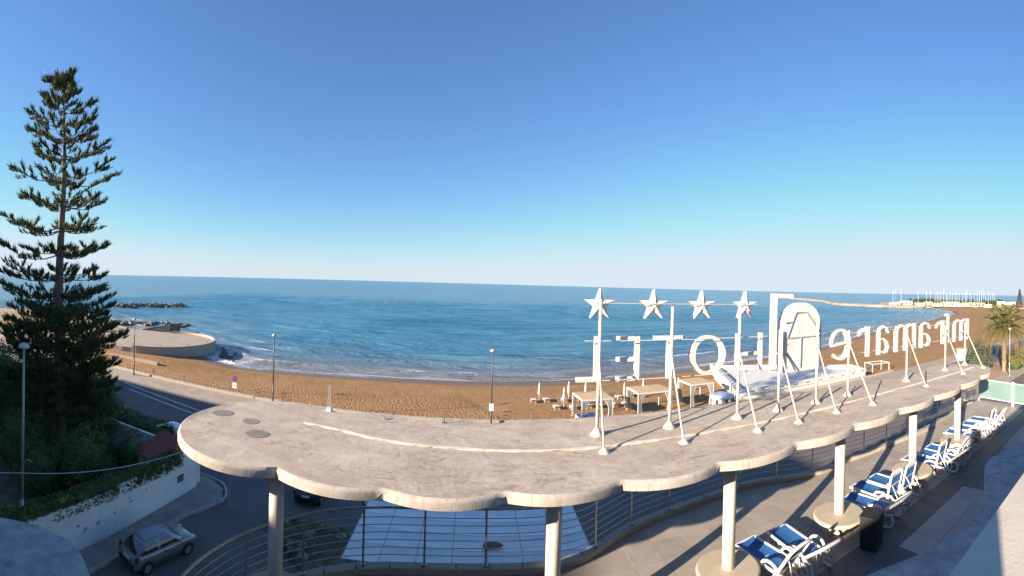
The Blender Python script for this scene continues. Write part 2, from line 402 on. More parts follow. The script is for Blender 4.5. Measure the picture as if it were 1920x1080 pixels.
# ------------------------------------------------------------------ terrain, sea, roads
SH = np.array([(-700, -60), (-300, 20), (-205, 62), (-168, 80), (-140, 87), (-112, 90), (-95, 85), (-75, 80), (-60, 73), (-50, 67), (-38, 62.6), (-28, 64.6), (-16, 66.6),
               (-3, 66.8), (10, 67.3), (18, 68.3), (42, 73.0), (81, 79.5), (144, 104), (228, 123), (300, 143), (366, 178), (430, 228), (520, 330)], float)
def shore(x): return np.interp(x, SH[:, 0], SH[:, 1])
def sandz(x, y):
    d = shore(x) - y
    z = -1.5 + np.where(d > 0, 1.15 * (1 - np.exp(-np.maximum(d, 0) * .085)), d * .06)
    return z

def mat_sand():
    t = NT('beach_sand'); v = t.geo()
    at = t.n.new('ShaderNodeAttribute'); at.attribute_name = 'wet'
    a2 = t.n.new('ShaderNodeAttribute'); a2.attribute_name = 'rough'
    c = t.ramp(t.noise(v, .16, 6, .6, .3), [(.3, (.27, .148, .060)), (.7, (.345, .20, .088))])
    c = t.mix(1.0, c, t.ramp(t.noise(v, 2.5, 5, .65), [(.3, .86), (.7, 1.10)]), 'MULTIPLY')
    w = t.math('ADD', at.outputs['Fac'], t.math('MULTIPLY', t.math('SUBTRACT', t.noise(v, .35, 4, .6), .5), .5), True)
    c = t.mix(w, c, (.17, .095, .055))
    vor = t.n.new('ShaderNodeTexVoronoi'); vor.inputs['Scale'].default_value = 2.5; vor.inputs['Randomness'].default_value = .9; t.l.new(v, vor.inputs['Vector'])
    dim = t.math('MULTIPLY', t.ramp(vor.outputs['Distance'], [(.0, 0), (.45, 1)]), a2.outputs['Fac'])
    nb = t.bump(dim, .9, .13); nb = t.bump(t.noise(v, 9, 5, .7), .35, .03, nb)
    r = t.math('SUBTRACT', .95, t.math('MULTIPLY', w, .55))
    return t.set(c, r, nb, spec=.3)
M['sand'] = mat_sand()

def beach():
    xs = np.concatenate([np.arange(-78, 60, .38), np.arange(60, 200, 1.6), np.arange(200, 541, 5)])
    vv = np.concatenate([np.linspace(0, .8, 78), np.linspace(.81, 1, 22)])
    yi = np.interp(xs, [-80, 66, 110, 300, 540], [42.2, 42.2, 30, 20, 60])
    ye = shore(xs) + 10
    X = np.repeat(xs[None], len(vv), 0); Y = yi[None] + (ye - yi)[None] * vv[:, None]
    d = shore(X) - Y
    Z = sandz(X, Y)
    rg = np.clip((d - 9 - 3 * fbm(X, Y, .07, 3)) / 4, 0, 1) * np.clip((57.0 - Y + 2.5 * fbm(X, Y, .12, 9)) / 1.5, 0, 1) * np.clip((4.5 - X - (Y - 43) * .5 + 2 * fbm(X, Y, .2, 8)) / 1.2, 0, 1)
    foot = fbm(X, Y, 2.2, 21, 2)
    Z = Z + rg * (foot - .5) * .05 + (fbm(X, Y, .09, 33) - .5) * .25 * np.clip(d / 8, 0, 1)
    Z -= .05 * np.clip((fbm(X, Y, 2.4, 40, 1) - .62) * 8, 0, 1) * np.clip(d / 6, 0, 1) * (1 - rg)
    yl = 50.4 + (X + 60) * .27; tp = np.clip((X + 76) / 8, 0, 1) * np.clip((-31 - X) / 14, 0, 1)
    q_ = Y - yl; Z = Z + .85 * tp * np.where(q_ < 0, np.exp(-(q_ / 3.2) ** 2), np.exp(-(q_ / .9) ** 2))
    wet = np.clip(1 - (d - 1.0 - 2.2 * fbm(X, Y, .06, 5)) / 2.6, 0, 1)
    me = grid_mesh('beach', X, Y, Z, M['sand'], True, {'wet': wet, 'rough': .25 + .75 * rg})
    tag(link('beach', me), kind='structure')
beach()

def mat_water():
    t = NT('sea_water'); v = t.geo()
    fo = t.n.new('ShaderNodeAttribute'); fo.attribute_name = 'foam'
    sh = t.n.new('ShaderNodeAttribute'); sh.attribute_name = 'shoal'
    big = t.noise(t.mapping(v, (.35, 1, 1)), .035, 5, .6, .4)
    deep = t.ramp(big, [(.3, (.03, .145, .25)), (.7, (.065, .225, .35))])
    c = t.mix(sh.outputs['Fac'], deep, (.185, .195, .21))
    f = t.math('MULTIPLY', fo.outputs['Fac'], t.ramp(t.noise(t.mapping(v, (.5, 1, 1)), 1.9, 6, .75, .7), [(.38, 0), (.52, 1)]), True)
    c = t.mix(f, c, (.80, .82, .84))
    w1 = t.noise(t.mapping(v, (.30, 1, 1), (0, 0, .12)), .9, 6, .65, .5)
    w2 = t.noise(t.mapping(v, (.22, 1, 1), (0, 0, -.06)), .13, 6, .62, .4)
    nb = t.bump(w1, .7, .5); nb = t.bump(w2, .9, 4.0, nb)
    r = t.math('ADD', t.math('ADD', .10, t.math('MULTIPLY', big, .20)), t.math('MULTIPLY', f, .5))
    t.set(c, r, nb, spec=.42, IOR=1.33)
    return t.m
M['water'] = mat_water()

def sea():
    xs = np.arange(-234, 482, 1.35)
    ys = [56.0]
    st = .42
    while ys[-1] < 420:
        ys.append(ys[-1] + st)
        if ys[-1] > 100: st *= 1.022
    ys = np.array(ys)
    X, Y = np.meshgrid(xs, ys)
    d = Y - shore(X)
    wx = fbm(X, Y, .018, 50) * 14 + fbm(X, Y, .07, 51) * 3.2
    dd = d + wx
    def sw(ph, p): return np.power(.5 + .5 * np.sin(ph), p)
    lam = 6.5 + np.clip(d, 0, 120) * .035
    gmod = .35 + 1.1 * fbm(X, Y, .03, 60, 2)
    z = .58 * gmod * np.exp(-np.abs(d - 10) / 34) * (sw(2 * PI * dd / 7.2, 2.6) - .3)
    z += .20 * (fbm(X * .35, Y, .11, 70) - .5) + .16 * (fbm(X * .4, Y, .33, 71) - .5)
    z += .72 * gmod * (sw(2 * PI * (dd * .9 + .05 * X) / 12.0, 2.4) - .33) * np.clip(d / 60, 0, 1)
    fade = np.clip((420 - Y) / 120, 0, 1) * np.clip((X + 234) / 30, 0, 1) * np.clip((482 - X) / 40, 0, 1)
    z *= fade * np.clip((d + 3) / 6, .0, 1)
    z -= .004
    foam = np.zeros_like(X)
    nz = fbm(X, Y, .045, 80, 3)
    foam += np.clip(1 - np.abs(d - .4 - 1.6 * fbm(X, Y, .1, 81)) / .8, 0, 1) * .55
    crest = np.clip((sw(2 * PI * dd / 7.2, 3) - .72) / .28, 0, 1)
    foam += crest * np.clip((nz - .48) / .10, 0, 1) * np.clip(1.3 - np.abs(d - 12) / 12, 0, 1) * np.clip((fbm(X, Y, .22, 88, 2) - .36) * 5, 0, 1)
    foam += np.clip(1 - d / 7, 0, 1) * np.clip((fbm(X, Y, .16, 83) - .55) * 4, 0, 1) * .4
    rk = np.exp(-(((X + 45) / 7) ** 2 + ((Y - 66) / 6) ** 2))
    foam += rk * np.clip((fbm(X, Y, .35, 85) - .48) * 6, 0, 1)
    shoal = np.clip(np.exp(-np.clip(d - 6, 0, 500) / 9.0) * .92 + .12 * np.exp(-np.clip(d, 0, 500) / 70.0), 0, 1)
    me = grid_mesh('sea', X, Y, z - 1.5, M['water'], True, {'foam': np.clip(foam, 0, 1), 'shoal': shoal})
    o = link('sea', me); tag(o, kind='structure')
    # open sea out to the horizon, as sheets butted round the near water
    far = MB(); B = 90000; x0, x1, y0, y1 = xs[0], xs[-1], ys[0], ys[-1]
    zf = -1.504
    for a, b, c, d_ in ((-B, x0, 45, B), (x0, x1, y1, B), (x1, B, 100, B)):
        far.add([(a, c, zf), (b, c, zf), (b, d_, zf), (a, d_, zf)], [(0, 1, 2, 3)])
    far.build('open_water', M['water'], o)
sea()

g = MB()
g.add([(-4000, -4000, -.06), (4000, -4000, -.06), (4000, 42.4, -.06), (-4000, 42.4, -.06)], [(0, 1, 2, 3)])
tag(g.build('ground', M['earth']), kind='structure')
xs = np.concatenate([np.arange(-236, -200, 12), np.arange(-200, -76.5, 2.5), [-77.2]]); vv = np.linspace(0, 1, 46)
X = np.repeat(xs[None], len(vv), 0); Y = 42.2 + (shore(xs) + 8 - 42.2)[None] * vv[:, None]
Z = -.05 - 2.6 * np.clip((Y - shore(X) + 7) / 15, 0, 1) + 1.1 * np.clip((Y - 46) / 10, 0, 1) * np.clip((shore(X) - Y) / 12, 0, 1) * fbm(X, Y, .06, 91)
tag(link('rocky_shore', grid_mesh('rocky_shore', X, Y, Z, M['earth'])), kind='structure')

g = MB(); g.add([(-180, -45, 0), (170, -45, 0), (170, 38.2, 0), (-180, 38.2, 0)], [(0, 1, 2, 3)])
road = tag(g.build('road', M['asphalt']), kind='structure')
g = MB()
for a, b in (((-37.5, 36.2), (-24.5, 34.1)), ((-40.5, 38.0), (-26.5, 35.6))):
    dx, dy = b[0] - a[0], b[1] - a[1]; l = math.hypot(dx, dy); nx, ny = -dy / l * .09, dx / l * .09
    g.add([(a[0] + nx, a[1] + ny, .004), (a[0] - nx, a[1] - ny, .004), (b[0] - nx, b[1] - ny, .004), (b[0] + nx, b[1] + ny, .004)], [(0, 1, 2, 3)])
    g.build('painted_line', M['line'], road); g = MB()
for x in np.arange(-20, 60, 6.0):
    g.add([(x, 30.9, .004), (x + 3, 30.9, .004), (x + 3, 31.05, .004), (x, 31.05, .004)], [(0, 1, 2, 3)])
    g.build('painted_line', M['line'], road); g = MB()
g = MB(); g.prism([(-180, 38.4), (170, 38.4), (170, 42.45), (-180, 42.45)], -.3, .13)
prom = tag(g.build('promenade', M['promenade']), kind='structure')
kb = MB(); kb.box((0, 0, 0), (.985, .2, .3))
kme = kb.mesh('kerbstone', M['kerbstone'])
for i in range(62): link('kerbstone', kme, prom, (-62 + i, 38.3, .0))
g = MB(); g.prism([(-120, 42.45), (64, 42.45), (64, 42.8), (-120, 42.8)], -1.6, .42)
tag(g.build('sea_wall', M['kerbstone']), 'low pale sea wall between the promenade and the sand', 'wall')

# pavements of the side street
g = MB(); g.prism([(-16.75, 4), (-15.45, 4), (-15.4, 18.6), (-14.9, 20.6), (-14.55, 22.1), (-15.2, 23.3), (-16.6, 23.9), (-26, 24.3), (-26, 23.6), (-17.2, 22.75), (-16.75, 22.3)], -.2, .12)
pav = tag(g.build('pavement', M['paving']), kind='structure')
kp = catmull([(-15.33, 4, .0), (-15.3, 12, 0), (-15.28, 18.6, 0), (-14.8, 20.6, 0), (-14.42, 22.1, 0), (-15.1, 23.45, 0), (-16.6, 24.05, 0), (-26, 24.45, 0)], 10)
kr = resample(kp, .9)
for a, b in zip(kr, kr[1:]):
    c = (a + b) / 2; dv = b - a
    link('kerbstone', kme, pav, (c.x, c.y, .0), (0, 0, math.atan2(dv.y, dv.x)), (dv.length - .012, .9, 1))
g = MB(); g.prism([(-7.5, 9), (31, 9), (31, 21.6), (-5.2, 21.6), (-6.8, 20.5), (-7.5, 18.5)], -.2, .12)
tag(g.build('forecourt', M['paving']), kind='structure')

# ------------------------------------------------------------------ the hotel behind the camera and the neighbour that shades the street
def facade_windows(root, x0, x1, y, z0, nz, step=3.2, wmat=None, face=1):
    fm = MB(); fm.box((0, 0, 0), (1.5, .08, 1.9)); fme = fm.mesh('window', M['club'])
    pmh = MB(); pmh.box((0, .03 * face, 0), (1.3, .06, 1.7)); pme = pmh.mesh('pane', M['car_glass'])
    n = int((x1 - x0) / step); o = wloc(root)
    for k in range(nz):
        for i in range(n):
            w = link('window', fme, root, (x0 + (i + .5) * step - o.x, y + .03 * face - o.y, z0 + k * 3.4 - o.z)); link('pane', pme, w)
ht = thing('hotel_building', 'cream hotel whose stained ledges show in both lower picture corners', 'hotel', (5, -7, 0))
b = MB(); b.box((-15, -8, 7.25), (22, 13.6, 14.5)); b.box((18, -8, 6.95), (43.99, 13.59, 13.9)); b.build('wall', M['hotel'], ht, world=True)
facade_windows(ht, -25, 39, -1.2, 5.6, 3)
b = MB()
outl = [(-6.6, -1.2)]
for k in range(150):
    x = -6.6 + k * .18
    y = 2.5 + sum(.70 * math.exp(-((x - c) / w_) ** 2) for c, w_ in ((-4.35, 1.12), (-.2, 1.2), (3.9, 1.3), (8.5, 1.35), (12.8, 1.3), (17, 1.3))) - 3.6 * math.exp(-((x + 6.9) / .9) ** 2)
    outl.append((x, max(y, -1.15)))
outl.append((outl[-1][0], -1.2))
b.prism(outl[::-1], 10.28, 10.55)
b.build('overhang', M['dirtyslab'], ht, world=True)
b = MB(); b.box((3.75, -.15, 11.1), (10.5, 2.1, .3)); b.build('balcony_floor', M['ledge'], ht, world=True)
b = MB(); b.box((3.75, .69, 11.72), (10.5, .5, 1.76)); b.build('parapet', M['ledge'], ht, world=True)
b = MB(); b.cyl((-1.5, -.47, 10.5), (-1.5, -.47, 14.3), .26, .26, 20); b.build('added_shade_post', M['column'], ht, world=True, smooth=True)  # unseen post, added only to throw the photographer's shadow onto the parapet

nb = thing('apartment_block', 'tall cream apartment block off to the left, its shadow over the street', 'building', (-78, -8, 0))
b = MB(); b.box((-78, -11, 11.4), (66, 42, 22.8)); b.build('wall', M['hotel'], nb, world=True)
b = MB(); b.box((-78, -11, 22.95), (66.6, 42.6, .3)); b.build('roof_edge', M['plaster'], nb, world=True)
facade_windows(nb, -110, -46, 10.0, 2.4, 6)

# ------------------------------------------------------------------ terrace
FZ = 7.5
rail_pts = [(-3.2, 3.6, 0), (-4.2, 4.8, 0), (-4.45, 5.9, 0), (-4.3, 7.0, 0), (-3.85, 7.95, 0), (-3.1, 8.75, 0), (-2.2, 9.25, 0), (-1.2, 9.48, 0), (.2, 9.6, 0), (1.6, 9.62, 0),
            (2.6, 9.75, 0), (3.3, 10.15, 0), (4.4, 10.75, 0), (6.0, 11.15, 0), (7.6, 11.35, 0), (9.0, 11.35, 0), (10.3, 10.85, 0), (11.7, 10.55, 0), (12.8, 10.6, 0), (13.9, 10.45, 0), (15.8, 10.25, 0), (17.9, 10.0, 0), (20.3, 10.15, 0), (22.6, 10.3, 0), (24.7, 10.2, 0)]
rp = catmull(rail_pts, 8)
def offset(path, d):
    out = []
    for i, p in enumerate(path):
        t = (path[min(i + 1, len(path) - 1)] - path[max(i - 1, 0)]).normalized()
        out.append(Vector((p.x - t.y * d, p.y + t.x * d, p.z)))
    return out
outer = offset(rp, .17)
poly = [(p.x, p.y) for p in outer] + [(24.9, -1.25), (-3.2, -1.25)]
b = MB(); b.prism(poly[::-1], -.2, FZ - .02)
terr = tag(b.build('terrace', M['grout']), kind='structure')
def inside(x, y, P):
    c = False; j = len(P) - 1
    for i in range(len(P)):
        if (P[i][1] > y) != (P[j][1] > y) and x < (P[j][0] - P[i][0]) * (y - P[i][1]) / (P[j][1] - P[i][1]) + P[i][0]: c = not c
        j = i
    return c
inner = [(p.x, p.y) for p in offset(rp, .02)] + [(24.6, -1.25), (-3.2, -1.25)]
tmes = {}
TS = .80
def tile_me(k, wx=TS, wy=TS):
    m = MB(); m.box((0, 0, -.01), (wx - .012, wy - .012, .035)); return m.mesh('tile', M[k])
for k in ('tile', 'tile_shade', 'tile_pale'): tmes[k] = tile_me(k)
for i in range(36):
    for j in range(14):
        x, y = -4.2 + i * TS + TS / 2, 1.2 + j * TS + TS / 2 - .01
        if y < 4.2 or (x < .8 and y < 6): continue
        cnt = [inside(x + sx * TS / 2, y + sy * TS / 2, inner) for sx in (-1, 1) for sy in (-1, 1)]
        if not all(cnt): continue
        k = 'tile'
        if y < 7.0: k = 'tile_pale' if (9.4 < x < 13.6 and y < 6.0) or x > 17.0 and y < 6.2 or (6.8 < x < 8.6 and y < 5.4) else 'tile_shade'  # shaded side of the floor gets its shade painted in as darker tiles
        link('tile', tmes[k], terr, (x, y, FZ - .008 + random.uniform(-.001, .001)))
# fill where cut tiles meet the curved kerb
k0, k1 = offset(rp, .15), offset(rp, -1.3)
b = MB(); n = len(rp)
b.add([(p.x, p.y, FZ - .005) for p in offset(rp, .0)] + [(p.x, p.y, FZ - .005) for p in k1], [(i, i + 1, n + i + 1, n + i) for i in range(n - 1)])
b.build('edge_paving', M['tile'], terr)
kk = resample(rp, .75)
for a, c in zip(kk, kk[1:]):
    d = c - a; m = (a + c) / 2
    q = MB(); q.box((0, 0, 0), (d.length + .02, .22, .16)); o = q.build('kerbstone', M['kerbstone'], terr); o.location = (m.x, m.y, FZ + .05); o.rotation_euler = (0, 0, math.atan2(d.y, d.x))

ral = thing('terrace_railing', 'curved stainless steel railing with thin horizontal bars round the terrace edge', 'railing', (0, 9.6, FZ))
posts = resample(rp, 1.38)
pmsh = MB(); pmsh.box((0, 0, .68), (.045, .022, 1.3)); pmsh.box((0, 0, .045), (.12, .09, .02)); pme = pmsh.mesh('post', M['steel'])
for i, p in enumerate(posts):
    q = posts[min(i + 1, len(posts) - 1)] - posts[max(i - 1, 0)]
    link('post', pme, ral, (p.x, p.y - 9.6, .11), (0, 0, math.atan2(q.y, q.x)))
b = MB(); b.tube([(p.x, p.y, FZ + 1.42) for p in rp], .028, 10); b.build('handrail', M['steel'], ral, smooth=True, world=True)
for z in (.36, .53, .70, .87, 1.04, 1.21):
    b = MB(); b.tube([(p.x, p.y, FZ + z) for p in rp], .0095, 6); b.build('bar', M['steel'], ral, smooth=True, world=True)

# glass windbreak closing the far end of the terrace
wb = thing('glass_windbreak', 'white framed frosted green glass windbreak across the terrace end', 'windbreak', (24.3, 8, FZ))
wp = [(24.5, 10.0), (23.85, 7.55), (23.2, 5.1), (22.5, 2.6)]
for (x0, y0), (x1, y1) in zip(wp, wp[1:]):
    a = math.atan2(y1 - y0, x1 - x0); L = math.hypot(x1 - x0, y1 - y0); c = ((x0 + x1) / 2, (y0 + y1) / 2)
    q = MB(); q.box((0, 0, .82), (L - .12, .014, 1.02)); o = q.build('glass_panel', M['frost'], wb); o.location = (c[0] - 24.3, c[1] - 8, 0); o.rotation_euler = (0, 0, a)
    q = MB()
    for z in (.28, 1.36): q.box((0, 0, z), (L - .06, .05, .05))
    for s_ in (-1, 1): q.box((s_ * (L / 2 - .05), 0, .74), (.05, .052, 1.46))
    f = q.build('frame', M['white_plastic'], wb); f.location = o.location; f.rotation_euler = (0, 0, a)

# ------------------------------------------------------------------ scalloped canopy on round columns
ZU, ZT, ZF = 10.36, 10.54, 10.57
def arc(p, q, sag, n=14):
    """circular arc from p to q bulging to the right of p->q by sag"""
    p, q = Vector(p), Vector(q); m = (p + q) / 2; d = q - p; L = d.length; nrm = Vector((d.y, -d.x)).normalized()
    R = (L * L / 4 + sag * sag) / (2 * sag); c = m - nrm * (R - sag)
    a0 = math.atan2(p.y - c.y, p.x - c.x); h = math.asin(min(1, L / 2 / R)); h = h if sag <= R else PI - h
    return [c + Vector((math.cos(a0 + 2 * h * k / n), math.sin(a0 + 2 * h * k / n))) * R for k in range(n)]
near = [(-3.45, 6.97), (-1.41, 6.92), (.615, 7.07), (2.69, 7.19), (4.75, 7.18), (6.83, 7.15), (8.87, 7.08), (10.9, 7.0), (12.95, 6.9), (15.0, 6.85), (17.05, 6.9), (18.7, 7.05)]
fare = [(18.7, 9.45), (16.7, 9.25), (14.7, 9.35), (12.7, 9.65), (10.7, 10.0), (8.7, 10.3), (6.75, 10.42), (4.75, 10.42), (2.72, 10.44), (.60, 10.42), (-1.32, 10.40), (-3.12, 10.46)]
out2 = []
for i, (a, c) in enumerate(zip(near, near[1:])): out2 += arc(a, c, .235)
out2 += arc(near[-1], fare[0], 1.1, 20)
far_pts = []
for a, c in zip(fare, fare[1:]): far_pts += arc(a, c, .36)
out2 += far_pts
lob = [Vector((-4.50 + 2.05 * math.cos(t), 8.78 + 2.2 * math.sin(t))) for t in np.linspace(math.radians(46), math.radians(304), 40)]
lob[0] = Vector(fare[-1]); out2 += lob
can = thing('concrete_canopy', 'long scalloped concrete canopy on round cream columns, stained on top', 'canopy', (6, 8.7, FZ))
b = MB(); nO = len(out2); P = [(p.x, p.y) for p in out2]
def inset(P, d):
    o = []
    for i in range(len(P)):
        (ax, ay), (bx_, by_) = P[i - 1], P[(i + 1) % len(P)]; l = math.hypot(bx_ - ax, by_ - ay) or 1
        o.append((P[i][0] - (by_ - ay) / l * d, P[i][1] + (bx_ - ax) / l * d))
    return o
I1, I2 = inset(P, .018), inset(P, .06)
R4 = [[(x, y, ZU) for x, y in P], [(x, y, ZT - .06) for x, y in P], [(x, y, ZT - .02) for x, y in I1], [(x, y, ZT) for x, y in I2]]
b.add([p for q_ in R4 for p in q_], [tuple(range(nO - 1, -1, -1)), tuple(range(3 * nO, 4 * nO))])
b.add([p for q_ in R4 for p in q_], [(k * nO + i, k * nO + (i + 1) % nO, (k + 1) * nO + (i + 1) % nO, (k + 1) * nO + i) for k in range(3) for i in range(nO)], 1)
slab = b.build('slab', [M['canopy'], M['canopy_edge']], can, world=True)
slab.data.polygons.foreach_set('use_smooth', [len(p.vertices) == 4 for p in slab.data.polygons])
slab.data.edges.foreach_set('use_edge_sharp', [False] * len(slab.data.edges))
SE = set(); acc_ = 0
for a_, c_ in list(zip(near, near[1:])) + list(zip(fare, fare[1:])):
    for q_ in (a_, c_): SE.add((round(q_[0] - 6, 3), round(q_[1] - 8.7, 3)))
for e_ in slab.data.edges:
    v0, v1 = slab.data.vertices[e_.vertices[0]].co, slab.data.vertices[e_.vertices[1]].co
    if abs(v0.z - v1.z) > .1 and (round(v0.x, 3), round(v0.y, 3)) in SE: e_.use_edge_sharp = True
ridge = catmull([(-3.9, 9.43, 0), (-2.9, 9.29, 0), (-2.1, 9.07, 0), (-1.14, 8.93, 0), (-.3, 8.88, 0), (.8, 8.8, 0), (2.5, 8.78, 0), (3.7, 8.83, 0), (5.1, 8.82, 0), (6.6, 8.78, 0), (8.4, 8.69, 0), (10.7, 8.6, 0), (13.7, 8.4, 0), (16.8, 8.1, 0), (19.0, 8.0, 0)], 10)
inner_far = [Vector((p.x, p.y - .012)) for p in far_pts] + [Vector((fare[-1][0], fare[-1][1] - .01))]
pl = [(p.x, p.y) for p in ridge] + [(19.6, 8.5), (19.3, 9.1)] + [(p.x, p.y) for p in inner_far] + [(-3.9, 10.6)]
b = MB(); b.prism(pl, ZT + .002, ZF); b.build('upper_screed', M['canopy'], slab, world=True)
b = MB(); m = len(ridge); rr = [max(.12, .75 + 1.1 * mnoise.noise(Vector((i_ * .31, 4.2, 0))) + random.uniform(-.2, .2)) for i_ in range(len(ridge))]
prof = lambda p, k: [(p.x, p.y - .05 * k, ZT + .002), (p.x, p.y - .03, ZT + .025), (p.x, p.y + .03 * k, ZF + .006), (p.x, p.y + .06 * k, ZF + .0015)]
V = [q for p, k in zip(ridge, rr) for q in prof(p, k)]
b.add(V, [(4 * i + k, 4 * i + k + 1, 4 * i + 5 + k, 4 * i + 4 + k) for i in range(m - 1) for k in range(3)])
b.build('mortar_fillet', M['mortar'], slab, world=True, smooth=False)
for (cx, cy, rx, ry, rot) in ((-4.52, 8.25, .27, .24, .4), (-5.05, 8.88, .21, .19, .1), (-5.95, 9.02, .28, .24, .7)):
    b = MB(); n = 26
    pts = []
    for k in range(n):
        a = 2 * PI * k / n; f = 1 + .10 * mnoise.noise(Vector((math.cos(a) * 1.4 + cx, math.sin(a) * 1.4, 0)))
        x, y = rx * f * math.cos(a), ry * f * math.sin(a); pts.append((cx + x * math.cos(rot) - y * math.sin(rot), cy + x * math.sin(rot) + y * math.cos(rot)))
    b.prism(pts, ZT + .001, ZT + .006); b.build('damp_patch', M['damp'], slab, world=True)
COLS = [(-3.52, 7.25), (1.57, 7.68), (5.38, 7.70), (9.0, 7.68), (12.8, 7.64), (16.35, 7.6)]
for x, y in COLS:
    b = MB(); b.cyl((x, y, FZ - .01), (x, y, ZU - .002), .142, .142, 32); o = b.build('column', M['column'], can, world=True)
    for p in o.data.polygons: p.use_smooth = len(p.vertices) == 4
tl = ['nearest round stone table, cut by the left column of the canopy', 'round stone table circling the column below the middle of the canopy', 'round stone table circling the column beside the two nearest loungers',
      'round stone table next to the black box', 'round stone table behind the upright lounger backs', 'round stone table just before the farthest loungers']
for (x, y), lb in zip(COLS, tl):
    t_ = thing('stone_table', lb, 'table', (x, y, FZ), 0, 'round tables about the columns')
    b = MB(); b.lathe([(.146, .36), (.66, .36), (.70, .38), (.71, .42), (.69, .455), (.66, .465), (.146, .465)], (0, 0, 0), 40); o = b.build('table_top', M['stone_table'], t_, smooth=False)
    b = MB(); b.lathe([(.30, -.01), (.24, .05), (.21, .2), (.24, .358)], (0, 0, 0), 24); b.build('pedestal', M['stone_table'], t_, smooth=True)

# small fixtures standing along the canopy's far edge
am = thing('antenna_mast', 'short grey lattice antenna on a white block at the canopy edge', 'antenna', (-3.64, 10.5, ZF))
b = MB()
for dx, dy in ((-.035, 0), (.035, 0), (0, .05)): b.cyl((dx, dy, .06), (dx, dy, .68), .007, n=6)
for k in range(6): b.box((0, .015, .14 + k * .09), (.085, .06, .008))
b.build('lattice', M['galv'], am); b = MB(); b.box((0, .01, .04), (.14, .14, .10), taper=.85); b.build('base_block', M['club'], am)
o = MB(); o.box((0, 0, .05), (.16, .04, .03), M=Matrix.Rotation(.5, 3, 'Y')); o.box((0, 0, .02), (.05, .05, .05)); o = o.build('bracket', M['galv'], loc=(-2.15, 10.35, ZF)); tag(o, 'little bent metal bracket on the canopy top', 'bracket')
o = MB(); o.cyl((0, 0, 0), (.01, 0, .16), .018, .012, 8); o.box((0, 0, .01), (.07, .07, .02)); o = o.build('anchor_rod', M['pole_dark'], loc=(-.66, 10.4, ZF)); tag(o, 'short dark iron rod sticking up at the canopy edge', 'rod')

# ------------------------------------------------------------------ roof sign seen from behind
SX0, SY0, SLP = 2.9, 9.85, -.055
SROT = math.atan(SLP)
def sy(x): return SY0 + SLP * (x - SX0)
sgn = thing('rooftop_sign', 'white four star hotel sign seen from behind, letters on braced posts', 'sign', (10, sy(10), ZF))
def spart(name, mb, mat, x, z, label=None, dy=0, parent=None, smooth=False):
    o = mb.build(name, mat, sgn, smooth); o.location = (x - 10, sy(x) + dy - sy(10), z - ZF); o.rotation_euler = (0, 0, SROT)
    if label: o['label'] = label
    return o
H0, HH = 11.72, 1.09
D0, D1 = -.04, .06
def ell(cx, cz, rx, rz, a0, a1, n=22): return [(cx + rx * math.cos(math.radians(a0 + (a1 - a0) * k / n)), cz + rz * math.sin(math.radians(a0 + (a1 - a0) * k / n))) for k in range(n + 1)]
def glyph(ch):
    g = MB()
    R = lambda pts, w: g.ribbon(pts, w, D0, D1)
    if ch == 'L': R([(.49, .0), (.49, 1.09)], .125); R([(.0, .055), (.49, .055)], .11)
    if ch == 'E':
        R([(.52, 0), (.52, 1.09)], .12)
        for z in (.055, .53, 1.035): R([(.0, z), (.52, z)], .11)
    if ch == 'T': R([(.42, 0), (.42, 1.0)], .12); R([(0, 1.035), (.84, 1.035)], .11)
    if ch == 'O':
        e = ell(.545, .55, .46, .48, 0, 360, 44); R(e, [.175 - .08 * abs(math.sin(2 * PI * k / 44)) for k in range(45)])
    if ch == 'H': R([(.07, 0), (.07, 1.09)], .12); R([(.82, 0), (.82, 1.09)], .12); R([(.07, .52), (.82, .52)], .095)
    if ch == 'e':
        e = ell(.50, .54, .42, .48, 176, -138, 34); R(e, [.085 + .13 * max(0, math.cos(math.radians(176 - 314 * k / 34))) for k in range(35)]); R([(.08, .52), (.84, .60)], .075)
    if ch == 'r':
        R([(.62, 0), (.62, 1.05)], .15); R([(.60, .74), (.50, .92), (.34, .97), (.18, .90), (.10, .76)], [.06, .12, .13, .10, .03]); R([(.48, 1.05), (.72, 1.06)], .045)
    if ch == 'a':
        R([(.17, 0), (.17, .90)], .15); R([(.13, .80), (.22, .97), (.42, 1.04), (.62, .97), (.74, .78)], [.08, .09, .08, .10, .05])
        R([(.22, .58), (.42, .57), (.63, .44), (.72, .26), (.64, .09), (.44, .04), (.22, .14)], [.05, .08, .11, .13, .10, .06, .05])
    if ch == 'm':
        R([(1.46, 0), (1.46, 1.06)], .16)
        for x0, x1 in ((1.42, .84), (.80, .20)): R([(x0, .80), (x0 - .12, .97), (x0 - .30, 1.02), (x1 + .05, .94), (x1, .76)], [.04, .09, .10, .12, .14])
        R([(.82, 0), (.82, .80)], .15); R([(.18, 0), (.18, .82)], .15)
    if ch == 'i': R([(.26, 0), (.26, 1.36)], .12); R([(.26, 1.34), (.10, 1.36), (.0, 1.28)], [.07, .07, .04]); R([(.14, .98), (.28, 1.02)], .06)
    return g
for ch, x, sx in (('L', 2.45, 1), ('E', 3.44, 1), ('T', 4.40, 1), ('O', 5.39, 1), ('H', 6.81, 1), ('e', 10.40, 1), ('r', 11.72, 1), ('a', 12.80, 1), ('m', 13.88, 1), ('a', 15.66, 1.2), ('r', 16.95, 1.2), ('i', 17.92, 1), ('m', 18.6, 1.12)):
    o = spart('letter', glyph(ch), M['sign'], x, H0, 'white letter %s in reverse' % ch); o.scale = (sx, 1, 1)
